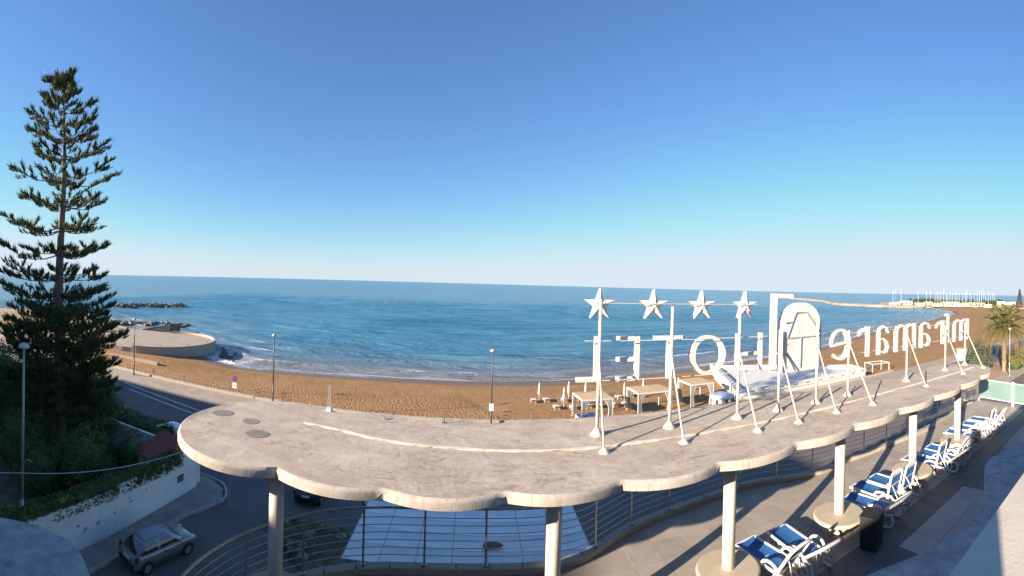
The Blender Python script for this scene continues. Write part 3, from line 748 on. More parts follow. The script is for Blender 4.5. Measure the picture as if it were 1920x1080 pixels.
# tall emblem: hooked bar and an arched box with its bracing frame
g = MB(); g.ribbon([(.10, -.06), (.10, 2.22)], .20, D0, D1); g.ribbon([(0, 2.15), (.80, 2.15)], .13, D0, D1); spart('emblem_bar', g, M['sign'], 8.0, H0)
ax0, aw = 8.38, 1.52
arch = [(0, -.1), (0, 1.14)] + ell(aw / 2, 1.14, aw / 2, .80, 180, 0, 28)[1:] + [(aw, -.1)]
g = MB(); n = len(arch)
g.add([(x, D0 - .075, z) for x, z in arch] + [(x, D0 - .09, z) for x, z in arch], [tuple(range(n)), tuple(range(2 * n - 1, n - 1, -1))]); spart('emblem_panel', g, M['sign'], ax0, H0)
g = MB(); g.ribbon(arch, .03, D0 - .085, D1 + .10); g.ribbon([(0, -.1), (aw, -.1)], .035, D0 - .085, D1 + .10); spart('emblem_rim', g, M['sign'], ax0, H0)
g = MB()
for a, c in (((.02, .90), (1.5, .92)), ((.13, .92), (.45, 1.66)), ((.45, 1.66), (.86, 1.67)), ((.86, 1.67), (1.45, 1.02)), ((.66, .9), (.64, .0)), ((.05, .50), (.40, -.06)), ((.05, 1.36), (.30, 1.38))): g.ribbon([a, c], .030, D0 - .125, D0 - .092)
spart('emblem_frame', g, M['galv'], ax0, H0)
# stars
def star_mesh():
    g = MB(); pts = []
    for k in range(10):
        r = .40 if k % 2 == 0 else .155; a = PI / 2 + k * PI / 5; pts.append((r * math.cos(a), r * math.sin(a)))
    V = [(x, -.05, z) for x, z in pts] + [(x, .09, z) for x, z in pts] + [(0, -.14, 0), (0, .18, 0)]
    F = [(k, 20, (k + 1) % 10) for k in range(10)] + [(10 + k, 10 + (k + 1) % 10, 21) for k in range(10)] + [(k, (k + 1) % 10, 10 + (k + 1) % 10, 10 + k) for k in range(10)]
    g.add(V, F); return g.mesh('star', M['sign'])
stm = star_mesh()
for x in (2.98, 4.37, 5.72, 7.08):
    o = link('star', stm, sgn, (x - 10, sy(x) - sy(10), 13.57 - ZF), (0, 0, SROT))
# rails, posts, braces, feet
def rail(x0, x1, z, r=.018, dy=-.16):
    g = MB(); g.cyl((x0, sy(x0) + dy, z), (x1, sy(x1) + dy, z), r, n=8); g.build('rail', M['sign_post'], sgn, world=True)
rail(2.8, 7.35, 13.62, .010); rail(2.6, 7.75, 12.72, .012); rail(2.4, 8.2, 11.78, .012); rail(10.3, 20.4, 12.60, .012, .14); rail(10.3, 20.3, 11.86, .012, .14)
g = MB(); g.box((0, 0, 0), (.03, .02, .03)); BOLT = g.mesh('bolt', M['galv'])
PX = [(2.89, 9.48, 13.72, 8.52), (4.75, 9.47, 13.56, 8.47), (6.70, 9.33, 13.57, 8.27), (8.12, 9.30, 12.9, 8.18), (9.58, 9.20, 13.3, 8.13), (11.02, 9.13, 12.75, 7.9), (14.34, 8.9, 12.6, 7.86), (17.35, 8.72, 12.6, 7.7), (19.2, 8.58, 12.66, 7.5)]
for i, (x, y, zt, yb) in enumerate(PX):
    yb = yb; zf = ZF if y > 8.75 else ZF
    g = MB(); g.cyl((x, y, zf - .03), (x + .012, y, zt), .043, .04, 10); o = g.build('post', M['sign_post'], sgn, world=True, smooth=True)
    for z in np.arange(11.2, zt - .2, .34): link('bolt', BOLT, o, (x + .012 - 10, y - .045 - sy(10), z - ZF))
    g = MB(); g.lathe([(.17, -.012), (.15, .03), (.10, .08), (.075, .13), (.045, .16)], (x, y, zf), 14); g.build('foot', M['mortar'], o, world=True, smooth=True)
    xb = x - .12 - (.12 if i > 2 else 0)
    g = MB(); g.cyl((xb, yb, ZT - .02), (x, y - .04, 12.32), .026, .024, 8); o = g.build('brace', M['sign_post'], sgn, world=True, smooth=True)
    g = MB(); g.lathe([(.14, -.012), (.12, .02), (.07, .06), (.03, .10)], (xb, yb, ZT), 12); g.build('foot', M['mortar'], o, world=True, smooth=True)
    g = MB(); g.cyl((x, y - .03, 12.2), (x, sy(x) - .1, 12.2), .02, n=6); g.build('strut', M['sign_post'], sgn, world=True)

# ------------------------------------------------------------------ loungers and box on the terrace
def make_lounger(back=52):
    r = thing('sun_lounger', 'x', 'sun lounger', (0, 0, 0), 0, 'loungers along the terrace')
    # local: length along y, feet at +y, head at -y; seat height .34
    for s in (-1, 1):
        g = MB(); g.tube([(s * .31, 1.12, .30), (s * .31, 1.06, .35), (s * .31, .5, .345), (s * .31, -.25, .345), (s * .31, -.62, .35)], .038, 8); g.build('side_rail', M['white_plastic'], r, True)
        for y0, nm in ((.78, 'leg'), (-.42, 'leg')):
            g = MB(); pts = [(s * .31, y0 + .20, .34), (s * .33, y0 + .22, .20), (s * .335, y0 + .12, .035), (s * .335, y0 - .02, .02), (s * .335, y0 - .14, .05), (s * .33, y0 - .22, .20), (s * .31, y0 - .16, .34)]
            g.tube(catmull(pts, 4), .033, 8); g.build(nm, M['white_plastic'], r, True)
        g = MB(); g.tube(catmull([(s * .32, .20, .345), (s * .345, .12, .46), (s * .35, -.05, .53), (s * .35, -.24, .50), (s * .33, -.36, .36)], 5), .038, 8); g.build('armrest', M['white_plastic'], r, True)
    g = MB(); g.cyl((-.31, 1.13, .32), (.31, 1.13, .32), .038, n=8); g.build('crossbar', M['white_plastic'], r); g = MB(); g.cyl((-.31, .35, .31), (.31, .35, .31), .018, n=8); g.build('crossbar', M['white_plastic'], r)
    g = MB(); n = 8
    V = []; F = []
    for i in range(n + 1):
        y = 1.10 - 1.36 * i / n
        for k in range(5):
            x = -.285 + .57 * k / 4; V.append((x, y, .352 - .03 * math.sin(PI * k / 4) + (.012 if i == 0 else 0)))
    F = [(i * 5 + k, i * 5 + k + 1, i * 5 + 6 + k, i * 5 + 5 + k) for i in range(n) for k in range(4)]
    o = len(V); V += [(x, y, z - .012) for x, y, z in V]; F += [tuple(j + o for j in f[::-1]) for f in F]
    g.add(V, F); g.build('seat_sling', M['blue_sling'], r, True)
    a = math.radians(back); ca, sa = math.cos(a), math.sin(a)
    bk = lambda x, t, d=0: (x, -.27 - t * ca + d * sa, .35 + t * sa + d * ca)
    fr = MB(); fr.tube(catmull([bk(-.30, 0), bk(-.31, .35), bk(-.31, .68), bk(-.25, .80), bk(0, .83), bk(.25, .80), bk(.31, .68), bk(.31, .35), bk(.30, 0)], 4), .040, 8)
    fr.tube([bk(-.30, .02), bk(0, .01), bk(.30, .02)], .02, 8)
    fr.add([bk(-.27, .66, .012), bk(.27, .66, .012), bk(.24, .78, .012), bk(-.24, .78, .012), bk(-.27, .66, -.012), bk(.27, .66, -.012), bk(.24, .78, -.012), bk(-.24, .78, -.012)], [(0, 1, 2, 3), (7, 6, 5, 4), (0, 4, 5, 1), (2, 6, 7, 3)])
    f = fr.build('backrest_frame', M['white_plastic'], r, True)
    g = MB(); g.add([bk(-.28, .06, .006), bk(.28, .06, .006), bk(.28, .645, .006), bk(-.28, .645, .006), bk(-.28, .06, -.006), bk(.28, .06, -.006), bk(.28, .645, -.006), bk(-.28, .645, -.006)], [(0, 1, 2, 3), (7, 6, 5, 4), (0, 4, 5, 1), (2, 6, 7, 3), (1, 5, 6, 2), (3, 7, 4, 0)])
    g.build('backrest_sling', M['blue_sling'], f)
    p0, p1 = bk(0, .42, -.02), (0, -.66, .33)
    g = MB(); g.tube([(-.22, p1[1], p1[2]), (-.20, p0[1], p0[2]), (.20, p0[1], p0[2]), (.22, p1[1], p1[2])], .014, 6); g.build('back_prop', M['white_plastic'], f)
    return r
LG0, LG1, LG2 = make_lounger(56), make_lounger(78), make_lounger(38)
LP = [(6.5, 7.35, .10, 0, 'nearest blue and white lounger, at the bottom edge of the picture'), (7.32, 7.3, -.05, 2, 'second nearest blue lounger, its lit seat beside the black box'),
      (10.2, 7.2, .12, 2, 'blue lounger just beyond the black box, in shade'), (10.95, 7.5, .02, 1, 'blue lounger with upright back, left of the upright pair'), (11.68, 7.45, .03, 1, 'blue lounger with upright back right before the third stone table'),
      (13.92, 7.45, .05, 1, 'pale blue lounger with upright back just past the third stone table'), (14.6, 7.2, -.03, 2, 'middle lounger of the trio between the last two stone tables'), (15.26, 7.3, .0, 0, 'rear lounger of the trio between the last two stone tables'),
      (17.48, 7.5, .05, 0, 'first lounger beyond the farthest stone table'), (18.2, 7.55, .0, 2, 'second lounger beyond the farthest stone table'), (18.95, 7.35, .05, 1, 'third lounger beyond the farthest stone table'), (19.75, 7.35, .0, 0, 'last lounger of the terrace row, nearest the glass windbreak')]
used = [False, False, False]
for x, y, rz, k, lb in LP:
    src = (LG0, LG1, LG2)[k]
    o = src if not used[k] else copy_tree(src); used[k] = True
    place(o, (x, y, FZ + .006), rz, lb)
bx = thing('black_cabinet', 'black upright cabinet on castors between stone table and loungers', 'cabinet', (8.95, 6.52, FZ), .3)
g = MB(); g.box((0, 0, .45), (.52, .46, .78)); g.build('body', M['black_box'], bx)
g = MB(); g.box((0, 0, .855), (.56, .50, .035)); g.build('lid', M['trim'], bx)
for sx in (-1, 1):
    for s2 in (-1, 1):
        g = MB(); g.cyl((sx * .2 - .015, s2 * .17, .035), (sx * .2 + .015, s2 * .17, .035), .035, n=10); g.build('castor', M['rubber'], bx)

# ------------------------------------------------------------------ white awning beyond the railing
aw = thing('awning_roof', 'white sheeted awning roof of seamed panels below the railing', 'awning', (0, 12.6, 0))
NX, NY = 7, 4
ex = lambda u, v: (-3.35 + 6.85 * u + .25 * (v - .5) * (u - .5), 10.75 + 3.65 * v + (.35 * math.sin(PI * u) if v == 0 else 0) * 1.0, 6.62 - .22 * v - .06 * math.sin(PI * u))
for i in range(NX):
    for j in range(NY):
        g = MB(); V = []; m = 5
        for b_ in range(m + 1):
            for a_ in range(m + 1):
                u, v = (i + .012 + .976 * a_ / m) / NX, (j + .01 + .98 * b_ / m) / NY
                p = ex(u, v); V.append((p[0], p[1] + .35 * math.sin(PI * u) * (1 - v) * (1 if v > 0 else 0), p[2] - .045 * math.sin(PI * a_ / m) * math.sin(PI * b_ / m)))
        q = m + 1; F = [(b_ * q + a_, b_ * q + a_ + 1, b_ * q + q + a_ + 1, b_ * q + q + a_) for b_ in range(m) for a_ in range(m)]
        g.add(V, F); g.add([(x, y, z - .02) for x, y, z in V], [f[::-1] for f in F]); g.build('panel', M['awning'], aw, True, world=True)
g = MB()
for i in range(NX + 1):
    u = i / NX; g.tube([(lambda p: (p[0], p[1] + .35 * math.sin(PI * u) * (1 - v) * (1 if v > 0 else 0), p[2] - .035))(ex(u, v)) for v in np.linspace(0, 1, 6)], .03, 6)
g.build('rafter', M['seam'], aw, world=True); aw.children[-1]['kind'] = 'stuff'
for u in (.02, .98):
    for v in (.1, .97):
        p = ex(u, v); g = MB(); g.box((p[0], p[1], p[2] / 2 - .02), (.1, .1, p[2] - .08)); g.build('leg', M['galv'], aw, world=True)
g = MB(); g.blob((0, 0, .07), (.26, .12, .09), .5, 2, 3); g.blob((.2, .03, .06), (.12, .09, .07), .5, 1, 8)
tag(g.build('cloth_bundle', M['rock'], loc=(.68, 12.15, 6.47)), 'small grey brown rag lying on the white awning', 'rag')

# ------------------------------------------------------------------ cars
def car(name, label, paint, loc, rz):
    r = thing(name, label, 'car', loc, rz)
    def lerp(a, b, t): return a + (b - a) * t
    ST = [(-1.91, .36, .58, .66), (-1.88, .30, .74, .72), (-1.82, .26, .90, .765), (-1.6, .24, .955, .80), (-1.2, .22, .955, .82), (-.6, .21, .945, .825), (0, .21, .935, .825), (.6, .21, .93, .825), (1.0, .22, .925, .815), (1.35, .23, .875, .80), (1.62, .24, .80, .775), (1.80, .27, .70, .72), (1.89, .32, .60, .64), (1.92, .38, .52, .55)]
    g = MB(); V = []; F = []
    prof = [(0, 0), (.8, 0), (.96, .10), (1.0, .35), (1.0, .62), (.985, .82), (.93, .95), (.80, 1.0), (.4, 1.02), (0, 1.025)]
    m = 2 * len(prof) - 2
    for y, zb, zt, w in ST:
        ring = [(px * w, y, lerp(zb, zt, pz)) for px, pz in prof]; ring += [(-x, yy, z) for x, yy, z in ring[-2:0:-1]]
        V += ring
    F = [(i * m + k, i * m + (k + 1) % m, (i + 1) * m + (k + 1) % m, (i + 1) * m + k) for i in range(len(ST) - 1) for k in range(m)]
    F += [tuple(range(m - 1, -1, -1)), tuple((len(ST) - 1) * m + k for k in range(m))]
    g.add(V, F); body = g.build('body', paint, r, True)
    zb, zt_ = .925, 1.41
    hw = lambda t: lerp(.765, .565, t) + .035 * 4 * t * (1 - t)
    ry = lambda t: lerp(-1.80, -1.28, t) - .05 * 4 * t * (1 - t)
    fy = lambda t: lerp(1.04, .22, t) + .03 * 4 * t * (1 - t)
    zz = lambda t: lerp(zb, zt_, t)
    def ring(t, sh=1.0, n=44):
        cy, hy = (ry(t) + fy(t)) / 2, (fy(t) - ry(t)) / 2; o = []
        for k in range(n):
            a = 2 * PI * k / n; c, s_ = math.cos(a), math.sin(a); e = 2 / 5.5
            o.append((hw(t) * sh * math.copysign(abs(c) ** e, c), cy + hy * sh * math.copysign(abs(s_) ** e, s_)))
        return o
    g = MB(); n = 44; V = []
    for t_, sh, dz in ((0, 1, 0), (.25, 1, 0), (.5, 1, 0), (.75, 1, 0), (.93, 1, 0), (1, .965, .004), (1, .85, .022), (1, .5, .038), (1, .1, .042)):
        V += [(x, y, zz(t_) + dz) for x, y in ring(t_, sh)]
    L = len(V) // n
    F = [(i * n + k, i * n + (k + 1) % n, (i + 1) * n + (k + 1) % n, (i + 1) * n + k) for i in range(L - 1) for k in range(n)] + [tuple((L - 1) * n + k for k in range(n))]
    g.add(V, F); g.build('roof', paint, body, True)
    def patch(nm, fn, mat=M['car_glass'], nn=6):
        q = MB(); V = [fn(a / nn, b / nn) for b in range(nn + 1) for a in range(nn + 1)]; k = nn + 1
        q.add(V, [(b * k + a, b * k + a + 1, b * k + k + a + 1, b * k + k + a) for b in range(nn) for a in range(nn)]); return q.build(nm, mat, r, True)
    for s in (-1, 1):
        for f0, f1, e0, e1 in ((.075, .43, .20, .47), (.475, .90, .51, .86)):
            patch('side_window', lambda a, b, s=s: (lambda t: (s * (hw(t) + .006), lerp(ry(t), fy(t), lerp(lerp(f0, e0, b), lerp(f1, e1, b), a)), zz(t)))(lerp(.10, .86, b)))
    patch('windscreen', lambda a, b: (lambda t: ((a * 2 - 1) * hw(t) * .74, fy(t) + .018 - .02 * abs(a * 2 - 1) ** 3, zz(t)))(lerp(.06, .90, b)))
    patch('rear_window', lambda a, b: (lambda t: ((a * 2 - 1) * hw(t) * .70, ry(t) - .018 + .02 * abs(a * 2 - 1) ** 3, zz(t)))(lerp(.06, .90, b)))
    for s in (-1, 1):
        for y in (-1.22, 1.22):
            g = MB(); g.cyl((s * .70, y, .30), (s * .838, y, .30), .30, .285, 28); w = g.build('wheel', M['rubber'], r, False)
            g = MB(); g.cyl((s * .80, y, .30), (s * .846, y, .30), .20, .19, 20); g.build('rim', M['rim'], w)
            g = MB(); g.lathe([(0, 0)], n=3) if 0 else None
            n = 20; A = [math.radians(-12 + 204 * k / n) for k in range(n + 1)]
            g.add([(s * .832, y + math.cos(a) * rr_, .30 + math.sin(a) * rr_) for a in A for rr_ in (.295, .36)], [(2 * k, 2 * k + 1, 2 * k + 3, 2 * k + 2) for k in range(n)]); g.build('wheel_arch', M['trim'], body)
        g = MB(); g.box((s * .735, -1.80, .86), (.13, .13, .26), rz=s * .25); g.build('tail_lamp', M['red_lens'], r)
        g = MB(); g.blob((s * .56, 1.74, .66), (.16, .13, .085), .05, 2); g.build('headlight', M['clear_lens'], r, True)
        g = MB(); g.blob((s * .88, .66, .98), (.085, .05, .065), .05, 2); g.build('door_mirror', paint, r, True)
        g = MB(); g.box((s * .83, -.05, .44), (.016, 2.0, .05)); g.build('side_trim', M['trim'], r)
        for y in (-.35, .05):
            pass
        g = MB(); g.box((s * .826, -.16, .80), (.012, .16, .03)); g.build('door_handle', M['trim'], body)
        g = MB(); g.box((s * .8265, -.26, .64), (.004, .012, .50)); g.build('door_gap', M['trim'], body); g = MB(); g.box((s * .8265, .88, .62), (.004, .012, .45)); g.build('door_gap', M['trim'], body)
    g = MB(); g.box((0, -1.905, .45), (1.30, .06, .16)); g.build('rear_bumper', M['trim'], r)
    g = MB(); g.box((0, 1.905, .42), (1.2, .06, .14)); g.build('front_bumper', M['trim'], r)
    g = MB(); g.box((0, -1.905, .70), (.50, .05, .11)); g.build('number_plate', M['white_sign'], r)
    return r
car('parked_car', 'silver hatchback parked beside the white garden wall', M['car_silver'], (-14.0, 15.7, 0), -.20)
car('parked_car', 'white car half hidden behind the tall hedge on the seafront road', M['car_white'], (-23.6, 27.6, 0), 1.45)
car('parked_car', 'black car seen from behind in shade below the canopy', M['car_black'], (-9.9, 25.9, 0), .1)

# ------------------------------------------------------------------ garden: wall, hedges, shed roof
gd = MB(); gd.prism([(-60, 2), (-17.05, 2), (-17.05, 22.4), (-26, 23.5), (-60, 24.5)], -.2, .30); tag(gd.build('garden_bed', M['soil']), kind='structure')
gw = thing('garden_wall', 'white rendered garden wall with a vent and chipped spots behind the silver hatchback', 'wall', (-16.95, 13, 0))
for y0, y1, z1 in ((2, 6.5, 2.52), (6.5, 10.9, 2.5), (10.9, 15.3, 2.52), (15.3, 19.4, 2.62), (19.4, 22.5, 2.66)):
    g = MB(); g.box((-16.92, (y0 + y1) / 2, z1 / 2 - .05), (.26, y1 - y0 - .02, z1 + .1)); g.build('wall_panel', M['plaster'], gw, world=True)
g = MB(); g.box((-16.77, 20.75, 1.25), (.05, .55, .42)); v_ = g.build('vent', M['dark_void'], gw, world=True)
for k in range(4):
    g = MB(); g.box((-16.74, 20.75, 1.11 + k * .09), (.02, .53, .03), M=Matrix.Rotation(.5, 3, 'Y')); g.build('slat', M['galv'], v_, world=True)
for i in range(11):
    y, z = random.uniform(8.5, 18), random.uniform(.4, 1.7); n = 9; rr_ = random.uniform(.05, .16)
    g = MB(); ring_ = [(random.uniform(.5, 1.1) * rr_ * math.cos(2 * PI * k / n), random.uniform(.4, .9) * rr_ * math.sin(2 * PI * k / n)) for k in range(n)]
    g.add([(-16.787, y + a, z + b_) for a, b_ in ring_], [tuple(range(n))]); g.build('chipped_spot', M['paving'], gw, world=True)
g = MB(); g.box((-21.5, 22.95, 1.1), (9.0, .25, 2.3)); g.build('wall_return', M['plaster'], gw, world=True)
sh = thing('garden_shed', 'small shed with red tiled lean-to roof in the wall corner', 'shed', (-18.6, 20.9, 0))
g = MB(); g.box((-18.55, 20.95, 1.2), (2.7, 3.0, 2.4)); g.build('wall', M['plaster'], sh, world=True)
rfm = MB(); rfm.add([(-.11, 0, .0), (-.06, 0, .05), (.06, 0, .05), (.11, 0, 0), (-.11, .42, 0), (-.06, .42, .05), (.06, .42, .05), (.11, .42, 0)], [(0, 1, 5, 4), (1, 2, 6, 5), (2, 3, 7, 6), (3, 2, 1, 0), (4, 5, 6, 7)]); rfme = rfm.mesh('roof_tile', M['roof_tile'])
g = MB(); g.box((-18.55, 20.95, 2.62), (3.0, 3.3, .08), M=Matrix.Rotation(.16, 3, 'X')); rf = g.build('roof', M['roof_tile'], sh, world=True)
for i in range(13):
    for j in range(8): link('roof_tile', rfme, rf, (-1.36 + i * .225 + .05, -1.55 + j * .40 + .05, 2.665 + (-1.55 + j * .40) * .161 + .012), (.16 + .06, 0, 0))

def leaf_cloud(name, mat, parent, fn, n, size, seed, up=.2):
    r = np.random.default_rng(seed); V = []; F = []
    for i in range(n):
        p, nr = fn(r); s = size * r.uniform(.6, 1.3)
        d = Vector(r.normal(size=3)); d = (d.normalized() + Vector(nr) * .9 + Vector((0, 0, up))).normalized()
        a = d.orthogonal().normalized(); a.rotate(Matrix.Rotation(r.uniform(0, 6.28), 3, d)); b_ = d.cross(a)
        p = Vector(p); o = len(V)
        V += [p - a * s * .5, p - b_ * s * .28 + d * s * .05, p + a * s * .5 - d * s * .08, p + b_ * s * .28 + d * s * .05]; F.append((o, o + 1, o + 2, o + 3))
    me = bpy.data.meshes.new(name); me.from_pydata(V, [], F); me.materials.append(mat)
    return link(name, me, parent)
def ell_fn(r0, lump=.3, seed=0, flat=0):
    def f(r):
        d = Vector(r.normal(size=3)).normalized()
        if d.z < -.3: d.z = -d.z * .5
        k = 1 + lump * mnoise.noise(d * 2.3 + Vector((seed, seed * .7, 0))) + lump * .5 * mnoise.noise(d * 5.1 + Vector((seed, 0, 3)))
        k *= r.uniform(.72, 1.03) ** .6
        return (d.x * r0[0] * k, d.y * r0[1] * k, r0[2] * .55 + d.z * r0[2] * k * (.55 if d.z < 0 else 1)), d
    return f
def box_fn(L, w, h, lump=.3, seed=0):
    def f(r):
        x = r.uniform(-L / 2, L / 2); t_ = r.uniform(0, 1)
        k = 1 + lump * mnoise.noise(Vector((x * .9, seed, t_ * 3)))
        if t_ < .45: y, z, nr = w / 2 * k * r.uniform(.8, 1.05), r.uniform(0, h), (0, 1, 0)
        elif t_ < .75: y, z, nr = r.uniform(-w / 2, w / 2), h * (1 + lump * .5 * mnoise.noise(Vector((x * .8, seed + 5, 0)))) * r.uniform(.88, 1.03), (0, 0, 1)
        else: y, z, nr = -w / 2 * k * r.uniform(.8, 1.05), r.uniform(0, h), (0, -1, 0)
        return (x, y, z), nr
    return f
def bush(name, label, loc, r0, mat, n=2600, size=.16, seed=1, lump=.35, rz=0):
    t_ = thing(name, label, 'bush', loc, rz)
    leaf_cloud('crown', mat, t_, ell_fn(r0, lump, seed), n, size, seed)
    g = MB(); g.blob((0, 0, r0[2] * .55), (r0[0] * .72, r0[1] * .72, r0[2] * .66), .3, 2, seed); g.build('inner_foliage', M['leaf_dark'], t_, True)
    g = MB(); g.cyl((0, 0, -.1), (0, 0, r0[2] * .5), .09, .05, 8); g.build('stem', M['bark'], t_)
    return t_
def hedge(name, label, loc, L, w, h, mat, n, size, seed, rz):
    t_ = thing(name, label, 'hedge', loc, rz)
    leaf_cloud('foliage', mat, t_, box_fn(L, w, h, .35, seed), n, size, seed)
    g = MB(); k = int(L / .8)
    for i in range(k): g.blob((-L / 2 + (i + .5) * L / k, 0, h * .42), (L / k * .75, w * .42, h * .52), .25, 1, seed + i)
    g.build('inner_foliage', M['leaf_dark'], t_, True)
    return t_
hedge('ivy_hedge', 'creeper with yellow blooms spilling over the white garden wall', (-17.15, 14.2, 2.05), 13.2, .85, .95, M['leaf_flower'], 6500, .15, 11, PI / 2 - .02)
hedge('tall_hedge', 'tall dark clipped hedge along the seafront road', (-28.4, 25.3, .0), 13.5, 2.2, 2.1, M['leaf_dark'], 9000, .17, 12, -.06)
bush('garden_bush', 'rounded dark bush behind the ivy covered wall', (-21.6, 16.6, .3), (2.0, 2.1, 2.5), M['leaf_mid'], 5200, .16, 21)
bush('garden_bush', 'bush with orange and cream blooms beside the street lamp', (-22.2, 13.6, .3), (1.6, 1.5, 2.3), M['leaf_orange'], 4000, .15, 22)
bush('garden_bush', 'broad dark bush under the tall pine', (-26.2, 15.0, .3), (2.6, 2.4, 2.9), M['leaf_dark'], 5000, .19, 23)
bush('garden_bush', 'dark shrub at the left picture edge below the pine branches', (-34.5, 17.5, .3), (4.0, 3.6, 5.2), M['leaf_dark'], 8000, .26, 24)
bush('garden_bush', 'dark shrub between pine trunk and hedge', (-27.2, 21.2, .3), (3.4, 2.2, 4.2), M['leaf_dark'], 7000, .22, 25)
bush('garden_bush', 'dark laurel behind the pine trunk towards the road', (-33.5, 22.6, .3), (3.2, 2.0, 4.4), M['leaf_dark'], 6500, .22, 26)
bush('garden_bush', 'low mid green shrub in front of the shed roof', (-20.2, 19.6, .3), (1.2, 1.2, 2.3), M['leaf_dark'], 2600, .14, 27)
g = MB(); g.prism([(-27.5, 11.2), (-22.8, 9.8), (-22.2, 10.6), (-27.0, 12.6)], .29, .62); g.prism([(-26.5, 10.9), (-22.9, 9.9), (-22.5, 10.5), (-26.4, 12.2)], .62, .70)
tag(g.build('garden_steps', M['paving']), 'pale stone steps in the shaded garden at the left edge', 'steps')
gl = thing('garden_lamp', 'little mushroom lamp with pale cap in the shaded garden', 'lamp', (-30.6, 14.9, .3))
g = MB(); g.cyl((0, 0, 0), (0, 0, 1.5), .04, .035, 8); g.build('post', M['pole_dark'], gl)
g = MB(); g.lathe([(.0, 1.78), (.12, 1.75), (.22, 1.65), (.25, 1.53), (.08, 1.5)], n=16); g.build('cap', M['lamp_white'], gl, True)

# ------------------------------------------------------------------ Norfolk pine
def norfolk(loc, H, label):
    t_ = thing('norfolk_pine', label, 'tree', loc)
    r = np.random.default_rng(11)
    cx = lambda z: (.12 * math.sin(z * .35), .09 * math.cos(z * .28))
    g = MB(); zs = np.linspace(-.3, H - .8, 26); g.tube([(cx(z)[0], cx(z)[1], z) for z in zs], [max(.03, .52 * (1 - z / H) ** .8) for z in zs], 10); g.build('trunk', M['bark'], t_, True)
    prof = lambda z: float(np.interp(z, [3, 6, 9, 13, 15.5, 18, 20, 23, 25, 26.5, 27.6, H], [3.8, 4.7, 4.5, 4.2, 4.0, 3.9, 3.6, 3.0, 2.4, 1.75, 1.1, .35]))
    V = []; F = []
    def tuft(p, d, s, nb):
        d = d.normalized(); a = d.orthogonal().normalized(); b_ = d.cross(a)
        for _ in range(nb):
            th = r.uniform(0, 6.283); sp = r.uniform(.1, 1.0)
            q = (d + (a * math.cos(th) + b_ * math.sin(th)) * sp + Vector((0, 0, .35))).normalized()
            l = s * r.uniform(.45, 1.1); st = p + d * (s * r.uniform(-.5, .4)); w = q.orthogonal().normalized() * (s * r.uniform(.035, .06)); w.rotate(Matrix.Rotation(r.uniform(0, 3.14), 3, q))
            bend = Vector((0, 0, .12 * l)); o = len(V)
            V.extend([st - w, st + w, st + q * l * .55 + w * 1.15 + bend * .4, st + q * l + bend, st + q * l * .55 - w * 1.15 + bend * .4]); F.append((o, o + 1, o + 2, o + 3, o + 4))
    bi = [0]
    def branch(z, az, L, rise, dens):
        br = MB(); x0, y0 = cx(z); top = z / H
        dirh = Vector((math.cos(az), math.sin(az), 0)); side = Vector((-dirh.y, dirh.x, 0)); cv = r.uniform(-.12, .12); dr = r.uniform(.02, .12); up = r.uniform(.06, .17)
        P = lambda u: Vector((x0, y0, z)) + dirh * (L * u) + side * (cv * L * u * u) + Vector((0, 0, rise * L * u - dr * L * math.sin(PI * min(1, u * 1.1)) + up * L * u ** 3))
        br.tube([P(u) for u in (0, .25, .5, .75, 1)], [.075 * (1 - top) + .03, .055 * (1 - top) + .022, .032, .02, .012], 5)
        m = max(5, int(L * 2.9 * dens))
        for j in range(m):
            u = .26 + .74 * (j + r.uniform(.1, .9)) / m
            if r.uniform() < .12: continue
            sg = 1 if j % 2 else -1; sl = (.35 + .75 * (1 - abs(u - .66) * 1.3)) * min(1, L / 2.4) * r.uniform(.6, 1.2)
            base = P(u); tip = base + side * sg * sl * .9 + dirh * sl * .5 + Vector((0, 0, r.uniform(.05, .38) * sl))
            br.tube([base, (base + tip) / 2 + Vector((0, 0, -.04)), tip], [.018, .013, .008], 4)
            dd = tip - base
            for q in (.5, .85, 1.1): tuft(base + dd * q, dd * .5 + Vector((0, 0, .35)), r.uniform(.34, .50), 20)
        for u in (.78, .9, 1.0, 1.05): tuft(P(u), dirh + Vector((0, 0, .7)), r.uniform(.42, .58), 22)
        br.build('branch', M['bark'], t_); t_.children[-1]['kind'] = 'stuff'; bi[0] += 1
    tiers = [3.6, 4.4, 5.2, 6.0, 6.8, 7.6, 8.4, 9.3, 10.2, 11.2, 12.3, 13.7, 15.4, 17.2, 19.1, 20.9, 22.5, 23.9, 25.1, 26.1, 26.9, 27.6, 28.1]
    for i, z in enumerate(tiers):
        top = z / H; ph = r.uniform(0, 6.28); nb = 8 if z < 13 else 7 if z < 24.5 else 5 if z < 27 else 4
        for k in range(nb):
            L = prof(z) * r.uniform(.6, 1.08) if z < 13 else prof(z) * r.uniform(.55, 1.18)
            branch(z + (.32 if k % 2 else -.30) * r.uniform(.4, 1.2) * (1 if z < 12 else .5), ph + 2 * PI * k / nb + r.uniform(-.3, .3), L, -.03 + .80 * max(0, top - .62) * r.uniform(.6, 1.4) + r.uniform(-.05, .06), 1.15 if z < 12 else .80 if z < 25 else .5)
    for zt in np.linspace(H - 1.2, H + .1, 4): tuft(Vector((cx(zt)[0], cx(zt)[1], zt)), Vector((.1, 0, 1)), .42, 16)
    me = bpy.data.meshes.new('crown'); me.from_pydata(V, [], F); me.materials.append(M['pine']); link('crown', me, t_)['kind'] = 'stuff'
norfolk((-26.55, 18.2, .2), 28.5, 'tall Norfolk Island pine with tiered branches at the left edge')

